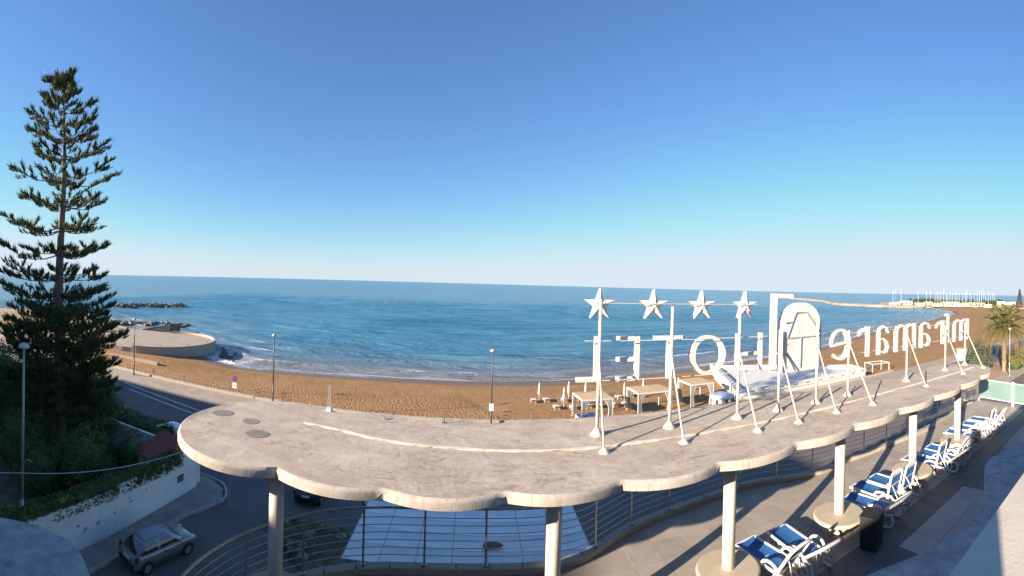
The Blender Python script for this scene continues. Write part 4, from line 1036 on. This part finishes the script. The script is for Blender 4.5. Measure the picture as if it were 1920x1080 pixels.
# ------------------------------------------------------------------ street lamps, cable, signs
def lamp(label, loc, h, dark=True, arm=0):
    t_ = thing('street_lamp', label, 'street lamp', loc)
    pmat = M['pole_dark'] if dark else M['galv']
    g = MB(); g.cyl((0, 0, -.1), (0, 0, h * .3), .10, .085, 14); g.cyl((0, 0, h * .3), (0, 0, h - .2), .075, .05, 14); g.build('pole', pmat, t_, True)
    g = MB(); g.lathe([(.0, h + .12), (.12, h + .10), (.22, h + .02), (.27, h - .10), (.25, h - .13), (.05, h - .2)], n=22); g.build('lamp_head', M['lamp_white'], t_, True)
    g = MB(); g.lathe([(.16, 0), (.16, .12), (.11, .2)], n=14); g.build('base', pmat, t_, True)
    return t_
lamp('grey street lamp with white dome in front of the tall pine', (-17.35, 9.85, .2), 10.45, False)
lamp('dark street lamp nearest the round paved platform', (-42.3, 41.5, .13), 7.8)
lamp('dark street lamp on the promenade right of the round no parking sign', (-21.2, 42.1, .13), 7.6)
L3 = lamp('dark street lamp in mid beach with a white notice box on its pole', (1.98, 42.0, .13), 7.35)
g = MB(); g.box((0, -.12, 1.75), (.42, .1, .7)); g.build('notice_box', M['white_sign'], L3)
g = MB(); g.tube([(-17.35, 9.85, 5.0), (-17.0, 9.9, 5.35), (-16.7, 9.95, 5.35)], .03, 6)
tag(g.build('lamp_bracket', M['galv']), 'short side bracket on the grey lamp pole', 'bracket')
A, B = Vector((-19.0, 7.2, 4.6)), Vector((-17.3, 9.75, 4.62)); C = Vector((-13.6, 21.5, 4.7))
def sag(a, b, s, n=24): return [a.lerp(b, k / n) - Vector((0, 0, 4 * s * (k / n) * (1 - k / n))) for k in range(n + 1)]
g = MB(); g.tube(sag(A, B, .05, 8)[:-1] + sag(B, C, .45), .022, 6); tag(g.build('overhead_cable', M['cable'], smooth=True), 'pale overhead cable strung from the lamp pole across the garden', 'cable')
ps = thing('utility_pole', 'thin grey pole at the street corner where the pale cable ends', 'pole', (-13.6, 21.5, 0))
g = MB(); g.cyl((0, 0, 0), (0, 0, 4.8), .05, .04, 8); g.build('pole', M['galv'], ps)
ns = thing('no_parking_sign', 'round blue and red no parking sign with white plate beside the beach rail', 'sign', (-25.9, 41.6, .13))
g = MB(); g.cyl((0, 0, 0), (0, 0, 2.55), .03, n=8); g.build('pole', M['galv'], ns)
g = MB(); g.cyl((0, -.05, 2.2), (0, -.035, 2.2), .38, n=28); g.build('disc', M['red_sign'], ns)
g = MB(); g.cyl((0, -.062, 2.2), (0, -.052, 2.2), .30, n=28); g.build('blue_field', M['blue_sign'], ns)
g = MB(); g.box((0, -.068, 2.2), (.07, .006, .60), M=Matrix.Rotation(-.78, 3, 'Y')); g.build('diagonal_bar', M['red_sign'], ns)
for z in (1.58, 1.25):
    g = MB(); g.box((0, -.045, z), (.55, .015, .28)); g.build('plate', M['white_sign'], ns)
asg = thing('arrow_sign', 'round blue sign with white arrow peeping out under the canopy edge', 'sign', (-5.3, 22.3, 0))
g = MB(); g.cyl((0, 0, 0), (0, 0, 2.4), .03, n=8); g.build('pole', M['galv'], asg)
g = MB(); g.cyl((0, -.05, 2.05), (0, -.035, 2.05), .42, n=28); g.build('disc', M['blue_sign'], asg)
g = MB(); a = [(-.30, 0), (-.06, .20), (-.06, .08), (.26, .08), (.26, -.08), (-.06, -.08), (-.06, -.20)]
g.add([(x, -.056, 2.0 + z) for x, z in a], [tuple(range(7))[::-1]]); g.build('arrow', M['white_sign'], asg)
pr = thing('promenade_railing', 'brown two bar railing with short posts along the sea wall', 'railing', (-40, 42.62, .42))
pm_ = MB(); pm_.box((0, 0, .42), (.07, .07, .86)); pme = pm_.mesh('post', M['rust'])
for i in range(44): link('post', pme, pr, (-24 + i * 1.75, 0, 0))
for z in (.45, .82):
    g = MB(); g.cyl((-64, 42.62, .42 + z), (12, 42.62, .42 + z), .035, n=8); g.build('bar', M['rust'], pr, world=True)
pb = thing('planter_bed', 'scruffy planted bed with rubble seen through the curved railing', 'planter', (-8, 20.8, 0))
g = MB(); g.prism([(-10.9, 21.3), (-10.4, 22.7), (-6.6, 23.0), (-5.4, 20.6), (-5.6, 18.6), (-7.3, 18.4)], -.1, .28); g.build('soil', M['soil'], pb, world=True)
leaf_cloud('ground_cover', M['leaf_mid'], pb, lambda r: ((r.uniform(-2.0, 1.7), r.uniform(-1.6, 1.6), .3 + r.uniform(0, .35) ** 1.4), (0, 0, 1)), 900, .16, 77)['kind'] = 'stuff'
rkm = MB(); rkm.blob((0, 0, .1), (.3, .22, .2), .5, 1, 4); rkme = rkm.mesh('stone', M['rock'])
for i in range(16): link('stone', rkme, pb, (random.uniform(-1.8, 1.6), random.uniform(-1.6, 1.6), .26), (0, 0, random.uniform(0, 6)), (random.uniform(.5, 1.2),) * 3)

# ------------------------------------------------------------------ round paved platform and breakwaters
pf = thing('round_platform', 'round ended paved platform with low pale parapet by the water', 'platform', (-61, 67, 0))
arcp = [(-61 + 11.6 * math.cos(a), 67.6 + 11.6 * math.sin(a)) for a in np.linspace(math.radians(-75), math.radians(118), 44)]
body = [(-64, 54.6), (-60, 55.6)] + arcp + [(-68, 77.5), (-90, 75), (-92, 59), (-76, 53.6)]
g = MB(); g.prism(body, -2.0, .28); g.build('deck', M['promenade'], pf, world=True)
def wall_seg(pts, t_, z0, z1, nm, mat, parent):
    n = len(pts); V = []
    for i, (x, y) in enumerate(pts):
        a, b_ = pts[max(i - 1, 0)], pts[min(i + 1, n - 1)]; dx, dy = b_[0] - a[0], b_[1] - a[1]; l = math.hypot(dx, dy); nx, ny = -dy / l * t_ / 2, dx / l * t_ / 2
        V += [(x + nx, y + ny, z0), (x - nx, y - ny, z0), (x - nx, y - ny, z1), (x + nx, y + ny, z1)]
    m = MB(); m.add(V, [(4 * i + k, 4 * i + (k + 1) % 4, 4 * i + 4 + (k + 1) % 4, 4 * i + 4 + k) for i in range(n - 1) for k in range(4)] + [(3, 2, 1, 0), (4 * n - 4, 4 * n - 3, 4 * n - 2, 4 * n - 1)])
    return m.build(nm, mat, parent, world=True)
wall_seg(arcp, .42, -2.0, .75, 'parapet', M['kerbstone'], pf)
for i in range(0, 44, 6):
    x, y = arcp[i]; g = MB(); g.cyl((x, y, .84), (x, y, 1.25), .05, n=8); g.build('bollard', M['pole_dark'], pf, world=True)
g = MB(); g.prism([(-92, 51), (-60, 49), (-46, 50.3), (-46, 50.7), (-60, 50), (-92, 53)], -1.5, .1); g.build('step_wall', M['kerbstone'], pf, world=True)

def rock_meshes(mat):
    out = []
    for s in range(6):
        g = MB(); g.blob((0, 0, 0), (1, .8, .62), .55, 1, s + 31); out.append(g.mesh('rock', mat))
    return out
RM, RD = rock_meshes(M['rock']), rock_meshes(M['rock_dark'])
def breakwater(label, pts, n, w, h, size, ms, seed, z0=-1.5):
    r = random.Random(seed); P = [Vector(p) for p in pts]; c0 = sum(P, Vector((0, 0))) / len(P)
    t_ = thing('breakwater', label, 'breakwater', (c0.x, c0.y, z0))
    L = [(b_ - a).length for a, b_ in zip(P, P[1:])]; tot = sum(L)
    for i in range(n):
        d = r.uniform(0, tot); k = 0; dd = d
        while k < len(L) - 1 and dd > L[k]: dd -= L[k]; k += 1
        a, b_ = P[k], P[k + 1]; u = (b_ - a).normalized(); q = a + u * dd; off = max(-1, min(1, r.gauss(0, .45))); nrm = Vector((-u.y, u.x))
        ends = min(1, d / (tot * .12) + .25, (tot - d) / (tot * .12) + .25)
        q = q + nrm * off * w; s = size * r.uniform(.6, 1.3)
        link('rock', r.choice(ms), t_, (q.x - c0.x, q.y - c0.y, (1 - abs(off)) * h * ends * r.uniform(.55, 1) - .1), (r.uniform(-.6, .6), r.uniform(-.6, .6), r.uniform(0, 6.28)), (s, s * r.uniform(.7, 1.1), s * r.uniform(.7, 1.2)))
breakwater('long detached breakwater of pale boulders out at sea on the left', [(-152, 134), (-147, 148), (-140, 160), (-133, 167)], 290, 4.0, 1.7, 1.05, RM, 1)
breakwater('dark low rock spur beyond the round platform', [(-112, 90), (-98, 93), (-90, 100), (-82, 104)], 170, 3.4, .45, .85, RD, 2)
breakwater('wet boulders in the surf off the round platform', [(-50, 77), (-45.5, 70), (-43.5, 65.5)], 26, 2.2, .2, .5, RD, 3)
g = MB(); g.add([(-84, 85, -1.7), (-76, 88, -1.7), (-75, 91.5, -1.7), (-83, 88.5, -1.7), (-76.2, 88.3, .8), (-75.3, 91.2, .8), (-84, 85, -1.2), (-83, 88.5, -1.2)], [(0, 3, 2, 1), (6, 4, 5, 7), (0, 1, 4, 6), (1, 2, 5, 4), (2, 3, 7, 5), (3, 0, 6, 7)])
tag(g.build('slipway', M['rock_dark']), 'dark tilted concrete wedge in the water behind the platform', 'slipway')

# ------------------------------------------------------------------ beach club
GZ = lambda x, y: float(sandz(np.array(float(x)), np.array(float(y)))) - .02
def gazebo(label, x, y, w, d, h, rz, nmat):
    t_ = thing('beach_gazebo', label, 'gazebo', (x, y, GZ(x, y)), rz, 'gazebos on the sand')
    for sx in (-1, 1):
        for s2 in (-1, 1):
            g = MB(); g.box((sx * w / 2, s2 * d / 2, h / 2), (.085, .085, h)); g.build('post', M['white_plastic'], t_)
    for s in (-1, 1):
        g = MB(); g.box((0, s * d / 2, h + .05), (w + .12, .10, .14)); g.build('beam', M['white_plastic'], t_)
        g = MB(); g.box((s * w / 2, 0, h + .052), (.10, d - .1, .135)); g.build('beam', M['white_plastic'], t_)
    for k in range(nmat):
        g = MB(); g.box((-w / 2 + (k + .5) * w / nmat, 0, h + .15), (w / nmat - .04, d - .05, .05)); g.build('cane_mat', M['mat_cane'], t_)
    for sx, s2 in ((-1, -1), (1, -1), (-1, 1)):
        g = MB(); n = 14; V = []
        for j in range(7):
            zz_ = h - .02 - (h - .1) * j / 6; wd = .85 - .5 * math.sin(PI * min(1, j / 4.5) * .75)
            for k in range(n + 1): V.append((sx * (w / 2 - .08) - sx * wd * k / n, s2 * (d / 2 - .02) + .06 * math.sin(k * 2.3), zz_))
        g.add(V, [(j * (n + 1) + k, j * (n + 1) + k + 1, (j + 1) * (n + 1) + k + 1, (j + 1) * (n + 1) + k) for j in range(6) for k in range(n)]); g.build('curtain', M['curtain'], t_, True)
gazebo('leftmost white beach gazebo with cane roof behind the letter L', 13.1, 45.0, 3.5, 3.2, 2.5, .08, 2)
gazebo('middle white beach gazebo with cane roof and tied white curtains', 20.3, 46.0, 4.3, 3.2, 2.6, .05, 2)
gazebo('rightmost white beach gazebo with cane roof next to the ring balustrade', 27.4, 47.4, 3.3, 3.2, 2.7, .02, 1)
def umbrella0():
    t_ = thing('beach_umbrella', 'x', 'umbrella', (0, 0, 0), 0, 'furled umbrellas on the sand')
    g = MB(); g.cyl((0, 0, -.2), (0, 0, 2.45), .03, n=8); g.build('pole', M['white_plastic'], t_)
    g = MB(); g.lathe([(.02, 2.5), (.09, 2.2), (.15, 1.7), (.19, 1.2), (.16, .95), (.10, .9)], n=10); g.build('furled_canopy', M['curtain'], t_, True)
    return t_
U0 = umbrella0(); first = True
for x, y, lb in ((8.5, 53.2, 'leftmost furled beach umbrella, well left of the gazebos'), (12.4, 53.6, 'furled beach umbrella rising just left of the left gazebo'), (11.0, 50.0, 'furled beach umbrella between the two lounger rows, nearer one'), (14.6, 53.4, 'furled beach umbrella just above the left gazebo roof'),
                 (19.2, 51.4, 'furled beach umbrella between left and middle gazebos'), (22.6, 53.2, 'furled beach umbrella poking above the middle gazebo roof'), (27.6, 52.6, 'furled beach umbrella above the right gazebo corner')):
    o = U0 if first else copy_tree(U0); first = False; place(o, (x, y, GZ(x, y)), 0, lb)
def blounger0():
    t_ = thing('beach_lounger', 'x', 'sun lounger', (0, 0, 0), 0, 'white loungers on the sand')
    g = MB(); g.box((0, .25, .33), (.62, 1.3, .07)); g.build('seat', M['white_plastic'], t_)
    g = MB(); g.box((0, -.64, .50), (.62, .62, .06), M=Matrix.Rotation(-.65, 3, 'X')); g.build('backrest', M['white_plastic'], t_)
    for sx in (-1, 1):
        for y in (-.3, .8): g = MB(); g.box((sx * .26, y, .15), (.06, .06, .34)); g.build('leg', M['white_plastic'], t_)
    return t_
B0 = blounger0(); first = True
for row, yy, xs_, lb in (('far', 53.0, (7.7, 9.4, 11.6, 13.2, 15.0, 16.6, 19.0, 20.8), 'white lounger in the beach row nearer the sea'), ('near', 49.2, (10.0, 11.9, 13.9, 15.2, 17.2, 18.6), 'white lounger in the beach row nearer the gazebos')):
    for ix, x in enumerate(xs_):
        o = B0 if first else copy_tree(B0); first = False; place(o, (x, yy + random.uniform(-.3, .3), GZ(x, yy)), random.uniform(-.12, .12), lb + ', %s from the left' % ['first', 'second', 'third', 'fourth', 'fifth', 'sixth', 'seventh', 'eighth'][ix])
        o['group'] = 'white loungers in the %s row' % row
tb = thing('tarped_crate', 'white crate under a bright blue tarpaulin at the foot of the left gazebo', 'crate', (11.9, 43.35, GZ(11.9, 43.3)), .06)
g = MB(); g.box((0, 0, .5), (2.0, 1.0, 1.0)); g.build('crate', M['club'], tb)
g = MB(); g.box((.05, 0, .62), (1.95, 1.06, .86), taper=.97); g.build('tarpaulin', M['blue_tarp'], tb)
ks = thing('beach_kiosk', 'low six sided white kiosk with pale blue cover', 'kiosk', (29.9, 45.2, GZ(29.9, 45.2)))
g = MB(); g.lathe([(1.35, 0), (1.35, 1.05)], n=6); g.build('counter', M['club'], ks)
for k in range(6):
    a = PI / 6 + k * PI / 3; g = MB(); g.box((1.19 * math.cos(a), 1.19 * math.sin(a), .5), (.02, .35, .7), rz=a); g.build('opening', M['dark_void'], ks)
g = MB(); g.lathe([(1.6, 1.02), (1.62, 1.2), (1.35, 1.42), (.1, 1.52)], n=6); g.build('cover', M['blue_pale'], ks)
# white concrete deck of the beach club and its ring balustrade
cl = thing('beach_club_deck', 'broad white concrete beach club deck behind the arched emblem', 'deck', (44, 48, -.5))
cpoly = [(31.5, 43.2), (34.2, 50), (38.2, 60), (47.2, 55.6), (58, 47.2), (56.4, 43.0)]
g = MB(); g.prism(cpoly[::-1], -1.6, .95); g.build('slab', M['club'], cl, world=True)
def edge_wall(a, b_, z0, z1, t_, nm, mat):
    a, b_ = Vector(a), Vector(b_); d = b_ - a; m = (a + b_) / 2
    g = MB(); g.box((m.x, m.y, (z0 + z1) / 2), (d.length, t_, z1 - z0), rz=math.atan2(d.y, d.x)); return g.build(nm, mat, cl, world=True)
for a, b_ in zip(cpoly[2:], cpoly[3:]): edge_wall(a, b_, .95, 1.5, .3, 'parapet', M['club'])
for k in range(9):
    t_ = (k + .5) / 9; x, y = 33.2 + (56.0 - 33.2) * t_, 43.12; g = MB(); g.box((x, y, 1.28), (1.35, .28, .3)); g.build('coping', M['club'], cl, world=True)
edge_wall((31.6, 43.1), (56.3, 43.1), .95, 1.12, .3, 'plinth', M['club'])
edge_wall((31.6, 43.1), (56.3, 43.1), 1.44, 1.6, .34, 'capping', M['club'])
ringm = MB(); ringm.tube([(.62 * math.cos(2 * PI * k / 20), 0, .62 * math.sin(2 * PI * k / 20)) for k in range(20)], .085, 8, True); ringme = ringm.mesh('ring', M['club'], True)
bl = thing('ring_balustrade', 'white balustrade of open rings beside the beach club steps', 'balustrade', (34, 50, .2))
pa, pb_ = Vector((30.9, 43.6)), Vector((37.4, 60.0)); dv = pb_ - pa; an = math.atan2(dv.y, dv.x)
for k in range(13):
    q = pa + dv * (k + .5) / 13; link('ring', ringme, bl, (q.x - 34, q.y - 50, .95), (0, 0, an))
for z in (.28, 1.62):
    m_ = (pa + dv * .5); g = MB(); g.box((m_.x, m_.y, .2 + z), (dv.length, .2, .14), rz=an); g.build('rail', M['club'], bl, world=True)
bt = thing('pedal_boat', 'small white boat with a dark seat cover behind the sign posts', 'boat', (58.4, 45.4, GZ(58.4, 45.4)), .4)
g = MB(); g.add([(-1.5, -.6, .35), (1.3, -.6, .35), (2.0, 0, .5), (1.3, .6, .35), (-1.5, .6, .35), (-1.4, -.4, 0), (1.2, -.4, 0), (1.6, 0, .05), (1.2, .4, 0), (-1.4, .4, 0)], [(0, 1, 6, 5), (1, 2, 7, 6), (2, 3, 8, 7), (3, 4, 9, 8), (4, 0, 5, 9), (4, 3, 2, 1, 0), (5, 6, 7, 8, 9)]); g.build('hull', M['sail_hull'], bt)
g = MB(); g.box((-.3, 0, .62), (1.5, .95, .5), taper=.8); g.build('seat_cover', M['dark_void'], bt)
fr = thing('beach_frame', 'bare white timber frame standing on the sand right of the boat', 'frame', (64.5, 46.5, GZ(64.5, 46.5)), -.3)
for sx in (-1, 1):
    for s2 in (-1, 1): g = MB(); g.box((sx * 1.9, s2 * 1.2, .8), (.1, .1, 1.7)); g.build('post', M['white_plastic'], fr)
for s in (-1, 1):
    g = MB(); g.box((0, s * 1.2, 1.66), (4.0, .09, .1)); g.build('beam', M['white_plastic'], fr); g = MB(); g.box((s * 1.9, 0, 1.665), (.09, 2.3, .095)); g.build('beam', M['white_plastic'], fr)

# ------------------------------------------------------------------ palms and planting on the right
def palm(label, loc, h, R, nf, seed):
    t_ = thing('palm_tree', label, 'palm tree', loc); r = random.Random(seed)
    g = MB(); zs = np.linspace(-.2, h, 22); g.tube([(0, 0, z) for z in zs], [.36 + .05 * (i % 2) - .06 * i / 22 for i in range(22)], 12); g.build('trunk', M['palm_bark'], t_)
    fms = []
    for v in range(4):
        V = []; F = []; L = R * (1.02 + .06 * v)
        n = 26; sag_ = .35 + .18 * v
        P = lambda u: Vector((L * u * (1 - .12 * u * u), 0, .30 * L * u - sag_ * L * u ** 2.2 * .9))
        for i in range(1, n + 1):
            u = i / n; p = P(u); ln = .85 * (R / 4) * (math.sin(PI * min(1, u * .92 + .10)) ** .7 + .12)
            for s in (-1, 1):
                q = p + Vector((ln * .55, s * ln * .75, -.30 * ln + r.uniform(-.05, .05))); w = Vector((.055, 0, 0)) * (R / 4)
                m_ = (p + q) / 2 + Vector((0, 0, .05)); o = len(V); V += [p - w * .6, p + w * .6, m_ + w, q, m_ - w]; F.append((o, o + 1, o + 2, o + 3, o + 4))
        g = MB(); g.tube([P(u) for u in np.linspace(0, 1, 8)], [.05, .045, .04, .03, .025, .02, .012, .006], 5); g.add(V, F); fms.append((g.mesh('frond', M['palm_leaf']), g.mesh('frond', M['palm_dry'])))
    for i in range(nf):
        k = i / nf; tilt = -1.15 + 1.75 * k + r.uniform(-.12, .12); az = i * 2.39996
        link('frond', fms[min(3, int(k * 4))][1 if k > .88 else 0], t_, (0, 0, h + .25 - .4 * k), (0, tilt * .95, az))
    g = MB(); g.blob((0, 0, h), (.55, .55, .7), .3, 2, seed); g.build('crown_shaft', M['palm_bark'], t_, True)
palm('tall date palm with drooping golden green fronds at the right edge', (74.5, 25.4, 0), 8.2, 5.1, 84, 3)
bush('coast_shrub', 'grey green shrub at the foot of the date palm', (72.5, 29.6, .0), (3.2, 2.6, 3.4), M['leaf_grey'], 4200, .30, 31)
bush('coast_shrub', 'darker low shrub left of the date palm base', (66.5, 27.6, .0), (1.9, 1.6, 1.7), M['leaf_mid'], 2200, .24, 32)
bush('coast_shrub', 'dry yellowish shrub right of the date palm trunk', (77.5, 24.0, .0), (2.4, 1.8, 2.6), M['palm_leaf'], 2200, .30, 33)
g = MB(); g.prism([(58, 25.0), (120, 25.0), (120, 33), (62, 33), (58, 29)], -.1, .10); tag(g.build('verge', M['earth']), kind='structure')
g = MB(); g.prism([(52, 21.6), (130, 21.6), (130, 24.9), (52, 24.9)], -.1, .12); tag(g.build('far_pavement', M['promenade']), kind='structure')
lamp('slim pale lamp post in front of the date palm', (70.2, 22.9, .12), 8.2, False)
kk = thing('beach_hut', 'tiny white hut with dark window left of the date palm', 'hut', (84, 38, -.1), .2)
g = MB(); g.box((0, 0, 1.2), (2.2, 2.0, 2.4)); g.build('wall', M['club'], kk); g = MB(); g.box((0, 0, 2.5), (2.6, 2.4, .2)); g.build('roof', M['mat_cane'], kk); g = MB(); g.box((-.2, -1.01, 1.3), (.8, .04, .8)); g.build('window', M['dark_void'], kk)

# ------------------------------------------------------------------ far headland with marina
def headland():
    line = [(452, 232), (428, 238), (406, 254), (400, 300), (404, 345), (430, 385), (470, 432), (520, 490), (580, 590), (640, 700)]
    wd = [60, 44, 32, 18, 11, 8, 7, 6, 5, 5]
    P = catmull([(x, y, 0) for x, y in line], 8); Wd = np.interp(np.linspace(0, 9, len(P)), range(10), wd)
    nv = 12; X = np.zeros((nv, len(P))); Y = X.copy(); Z = X.copy()
    for i, p in enumerate(P):
        tv = (P[min(i + 1, len(P) - 1)] - P[max(i - 1, 0)]).normalized(); nx, ny = tv.y, -tv.x
        for j in range(nv):
            u = j / (nv - 1); o = -4 + (Wd[i] + 8) * u
            jit = 3.0 * (mnoise.noise(Vector((i * .5, j * .8, 2))))
            X[j, i], Y[j, i] = p.x + nx * (o + jit * (u < .3)), p.y + ny * (o + jit * (u < .3))
            Z[j, i] = -2.2 + 3.3 * min(1, math.sin(PI * min(1, max(0, u))) * 1.9) + .9 * mnoise.noise(Vector((i * .7, j * .9, 5)))
    tag(link('headland', grid_mesh('headland', X, Y, Z, M['headland'])), kind='structure')
    g = MB(); g.prism([(455, 130), (452, 236), (470, 300), (560, 400), (900, 400), (900, 60), (500, 60)][::-1], -2.5, .2); tag(g.build('harbour_ground', M['headland']), kind='structure')
M['headland'] = pm('headland_rock_and_sand', (.33, .27, .205), .95, .3, .05, .5, .4, dirt=(.40, .36, .31), dirt_amt=.9)
headland()
def far_building(label, px, D, w, h, seed):
    az = (px - 960) / FPX + YAW; x, y = D * math.sin(az), D * math.cos(az)
    t_ = thing('harbour_building', label, 'building', (x, y, .3), -az)
    g = MB(); g.box((0, 0, h / 2), (w, 10, h)); g.build('wall', M['far_white'], t_)
    g = MB(); g.box((0, 0, h + .2), (w + .6, 10.6, .4)); g.build('roof', M['far_white'], t_)
    n = max(2, int(w / 4)); wm = MB(); wm.box((0, 0, 0), (1.4, .2, 1.6)); wme = wm.mesh('window', M['dark_void'])
    for i in range(n): link('window', wme, t_, (-w / 2 + (i + .5) * w / n, -5.05, h * .5))
NTH = ['first', 'second', 'third', 'fourth', 'fifth', 'sixth', 'seventh', 'eighth', 'ninth', 'tenth', 'eleventh', 'twelfth', 'thirteenth', 'fourteenth', 'fifteenth', 'sixteenth']
for i, px in enumerate((1679, 1691, 1700, 1714, 1727, 1741, 1758, 1772, 1786, 1799, 1812, 1826, 1840, 1853, 1877, 1895)):
    r = random.Random(i * 7 + 3); far_building('low pale harbour building, %s from the left end of the marina' % NTH[i], px, r.uniform(485, 525) - (i > 12) * 40, r.uniform(7, 16), r.uniform(2.6, 5.4) + (i > 13) * 1.5, i)
ORD = ['first', 'second', 'third', 'fourth', 'fifth', 'sixth', 'seventh', 'eighth', 'ninth', 'tenth', 'eleventh', 'twelfth', 'thirteenth', 'fourteenth', 'fifteenth', 'sixteenth', 'seventeenth']
def BOATL(i):
    if i < 17: return 'white sailing boat in the far marina, %s mast from its left end' % ORD[i]
    return 'white sailing boat in the far marina, %s mast from its right end' % ORD[32 - i]
for i, px in enumerate(np.concatenate([np.array([1676, 1680, 1690, 1722, 1737, 1745]), np.linspace(1752, 1866, 27)])):
    r = random.Random(int(px)); D = r.uniform(530, 590); az = (px + r.uniform(-1.5, 1.5) - 960) / FPX + YAW; hm = r.uniform(13, 22) if i > 5 else r.uniform(17, 23)
    t_ = thing('sailing_boat', BOATL(i), 'sailboat', (D * math.sin(az), D * math.cos(az), .2), r.uniform(0, 3), 'sailing boats moored in the far marina')
    g = MB(); L = r.uniform(8, 13); g.add([(-L / 2, -1.4, 1.2), (L * .2, -1.5, 1.3), (L / 2, 0, 1.6), (L * .2, 1.5, 1.3), (-L / 2, 1.4, 1.2), (-L / 2, 0, 0), (L * .25, 0, 0)], [(4, 3, 2, 1, 0), (0, 1, 6, 5), (1, 2, 6), (2, 3, 6), (3, 4, 5, 6), (4, 0, 5)]); g.build('hull', M['sail_hull'], t_)
    g = MB(); g.cyl((0, 0, 1), (0, 0, hm), .13, .09, 6); g.build('mast', M['sail_hull'], t_); g = MB(); g.cyl((0, 0, 2.6), (-L * .4, 0, 2.7), .09, n=6); g.build('boom', M['sail_hull'], t_)
for i, (px, D, w, h) in enumerate([(1727, 640, 34, 9), (1745, 650, 40, 9), (1762, 660, 46, 8.5), (1784, 640, 30, 8), (1806, 640, 34, 8), (1836, 620, 40, 9), (1862, 560, 26, 9), (1880, 520, 24, 10)]):
    az = (px - 960) / FPX + YAW
    t_ = thing('far_tree', ['dark clump of trees behind the marina, leftmost', 'second dark tree clump from the left behind the marina', 'third dark tree clump behind the marina masts', 'fourth dark tree clump behind the marina masts', 'fifth dark tree clump behind the marina masts', 'sixth dark tree clump, right of the marina masts', 'dark trees just left of the palm crown on the headland', 'dark trees behind the palm crown on the headland'][i], 'tree', (D * math.sin(az), D * math.cos(az), 0), -az)
    g = MB()
    g.cyl((0, 0, -1), (0, 0, h * .6), .6, .4, 6); g.build('trunk', M['bark'], t_)
    def cf(r, w=w, h=h, i=i):
        x = r.uniform(-w / 2, w / 2); top = h * (.75 + .45 * mnoise.noise(Vector((x * .22, i * 3.3, 0)))); return (x, r.uniform(-3, 3), r.uniform(.25, 1) * top), (0, 0, 1)
    leaf_cloud('crown', M['far_tree'], t_, cf, 900, 2.0, 300 + i)
cy = thing('araucaria', 'small dark conical conifer on the skyline at the right edge', 'tree', (415 * math.sin(1.2775), 415 * math.cos(1.2775), 0))
g = MB(); g.cyl((0, 0, 0), (0, 0, 20), .4, .1, 6); g.build('trunk', M['bark'], cy)
leaf_cloud('crown', M['far_tree'], cy, lambda r: (lambda z, a, k: ((5.2 * (1 - z / 21) + .3) * k * math.cos(a), (5.2 * (1 - z / 21) + .3) * k * math.sin(a), z))(r.uniform(2, 20.5), r.uniform(0, 6.28), r.uniform(.2, 1)) and ((lambda z, a, k: ((5.2 * (1 - z / 21) + .3) * k * math.cos(a), (5.2 * (1 - z / 21) + .3) * k * math.sin(a), z))(r.uniform(2, 20.5), r.uniform(0, 6.28), r.uniform(.2, 1)), (0, 0, 1)), 1500, 1.0, 400)
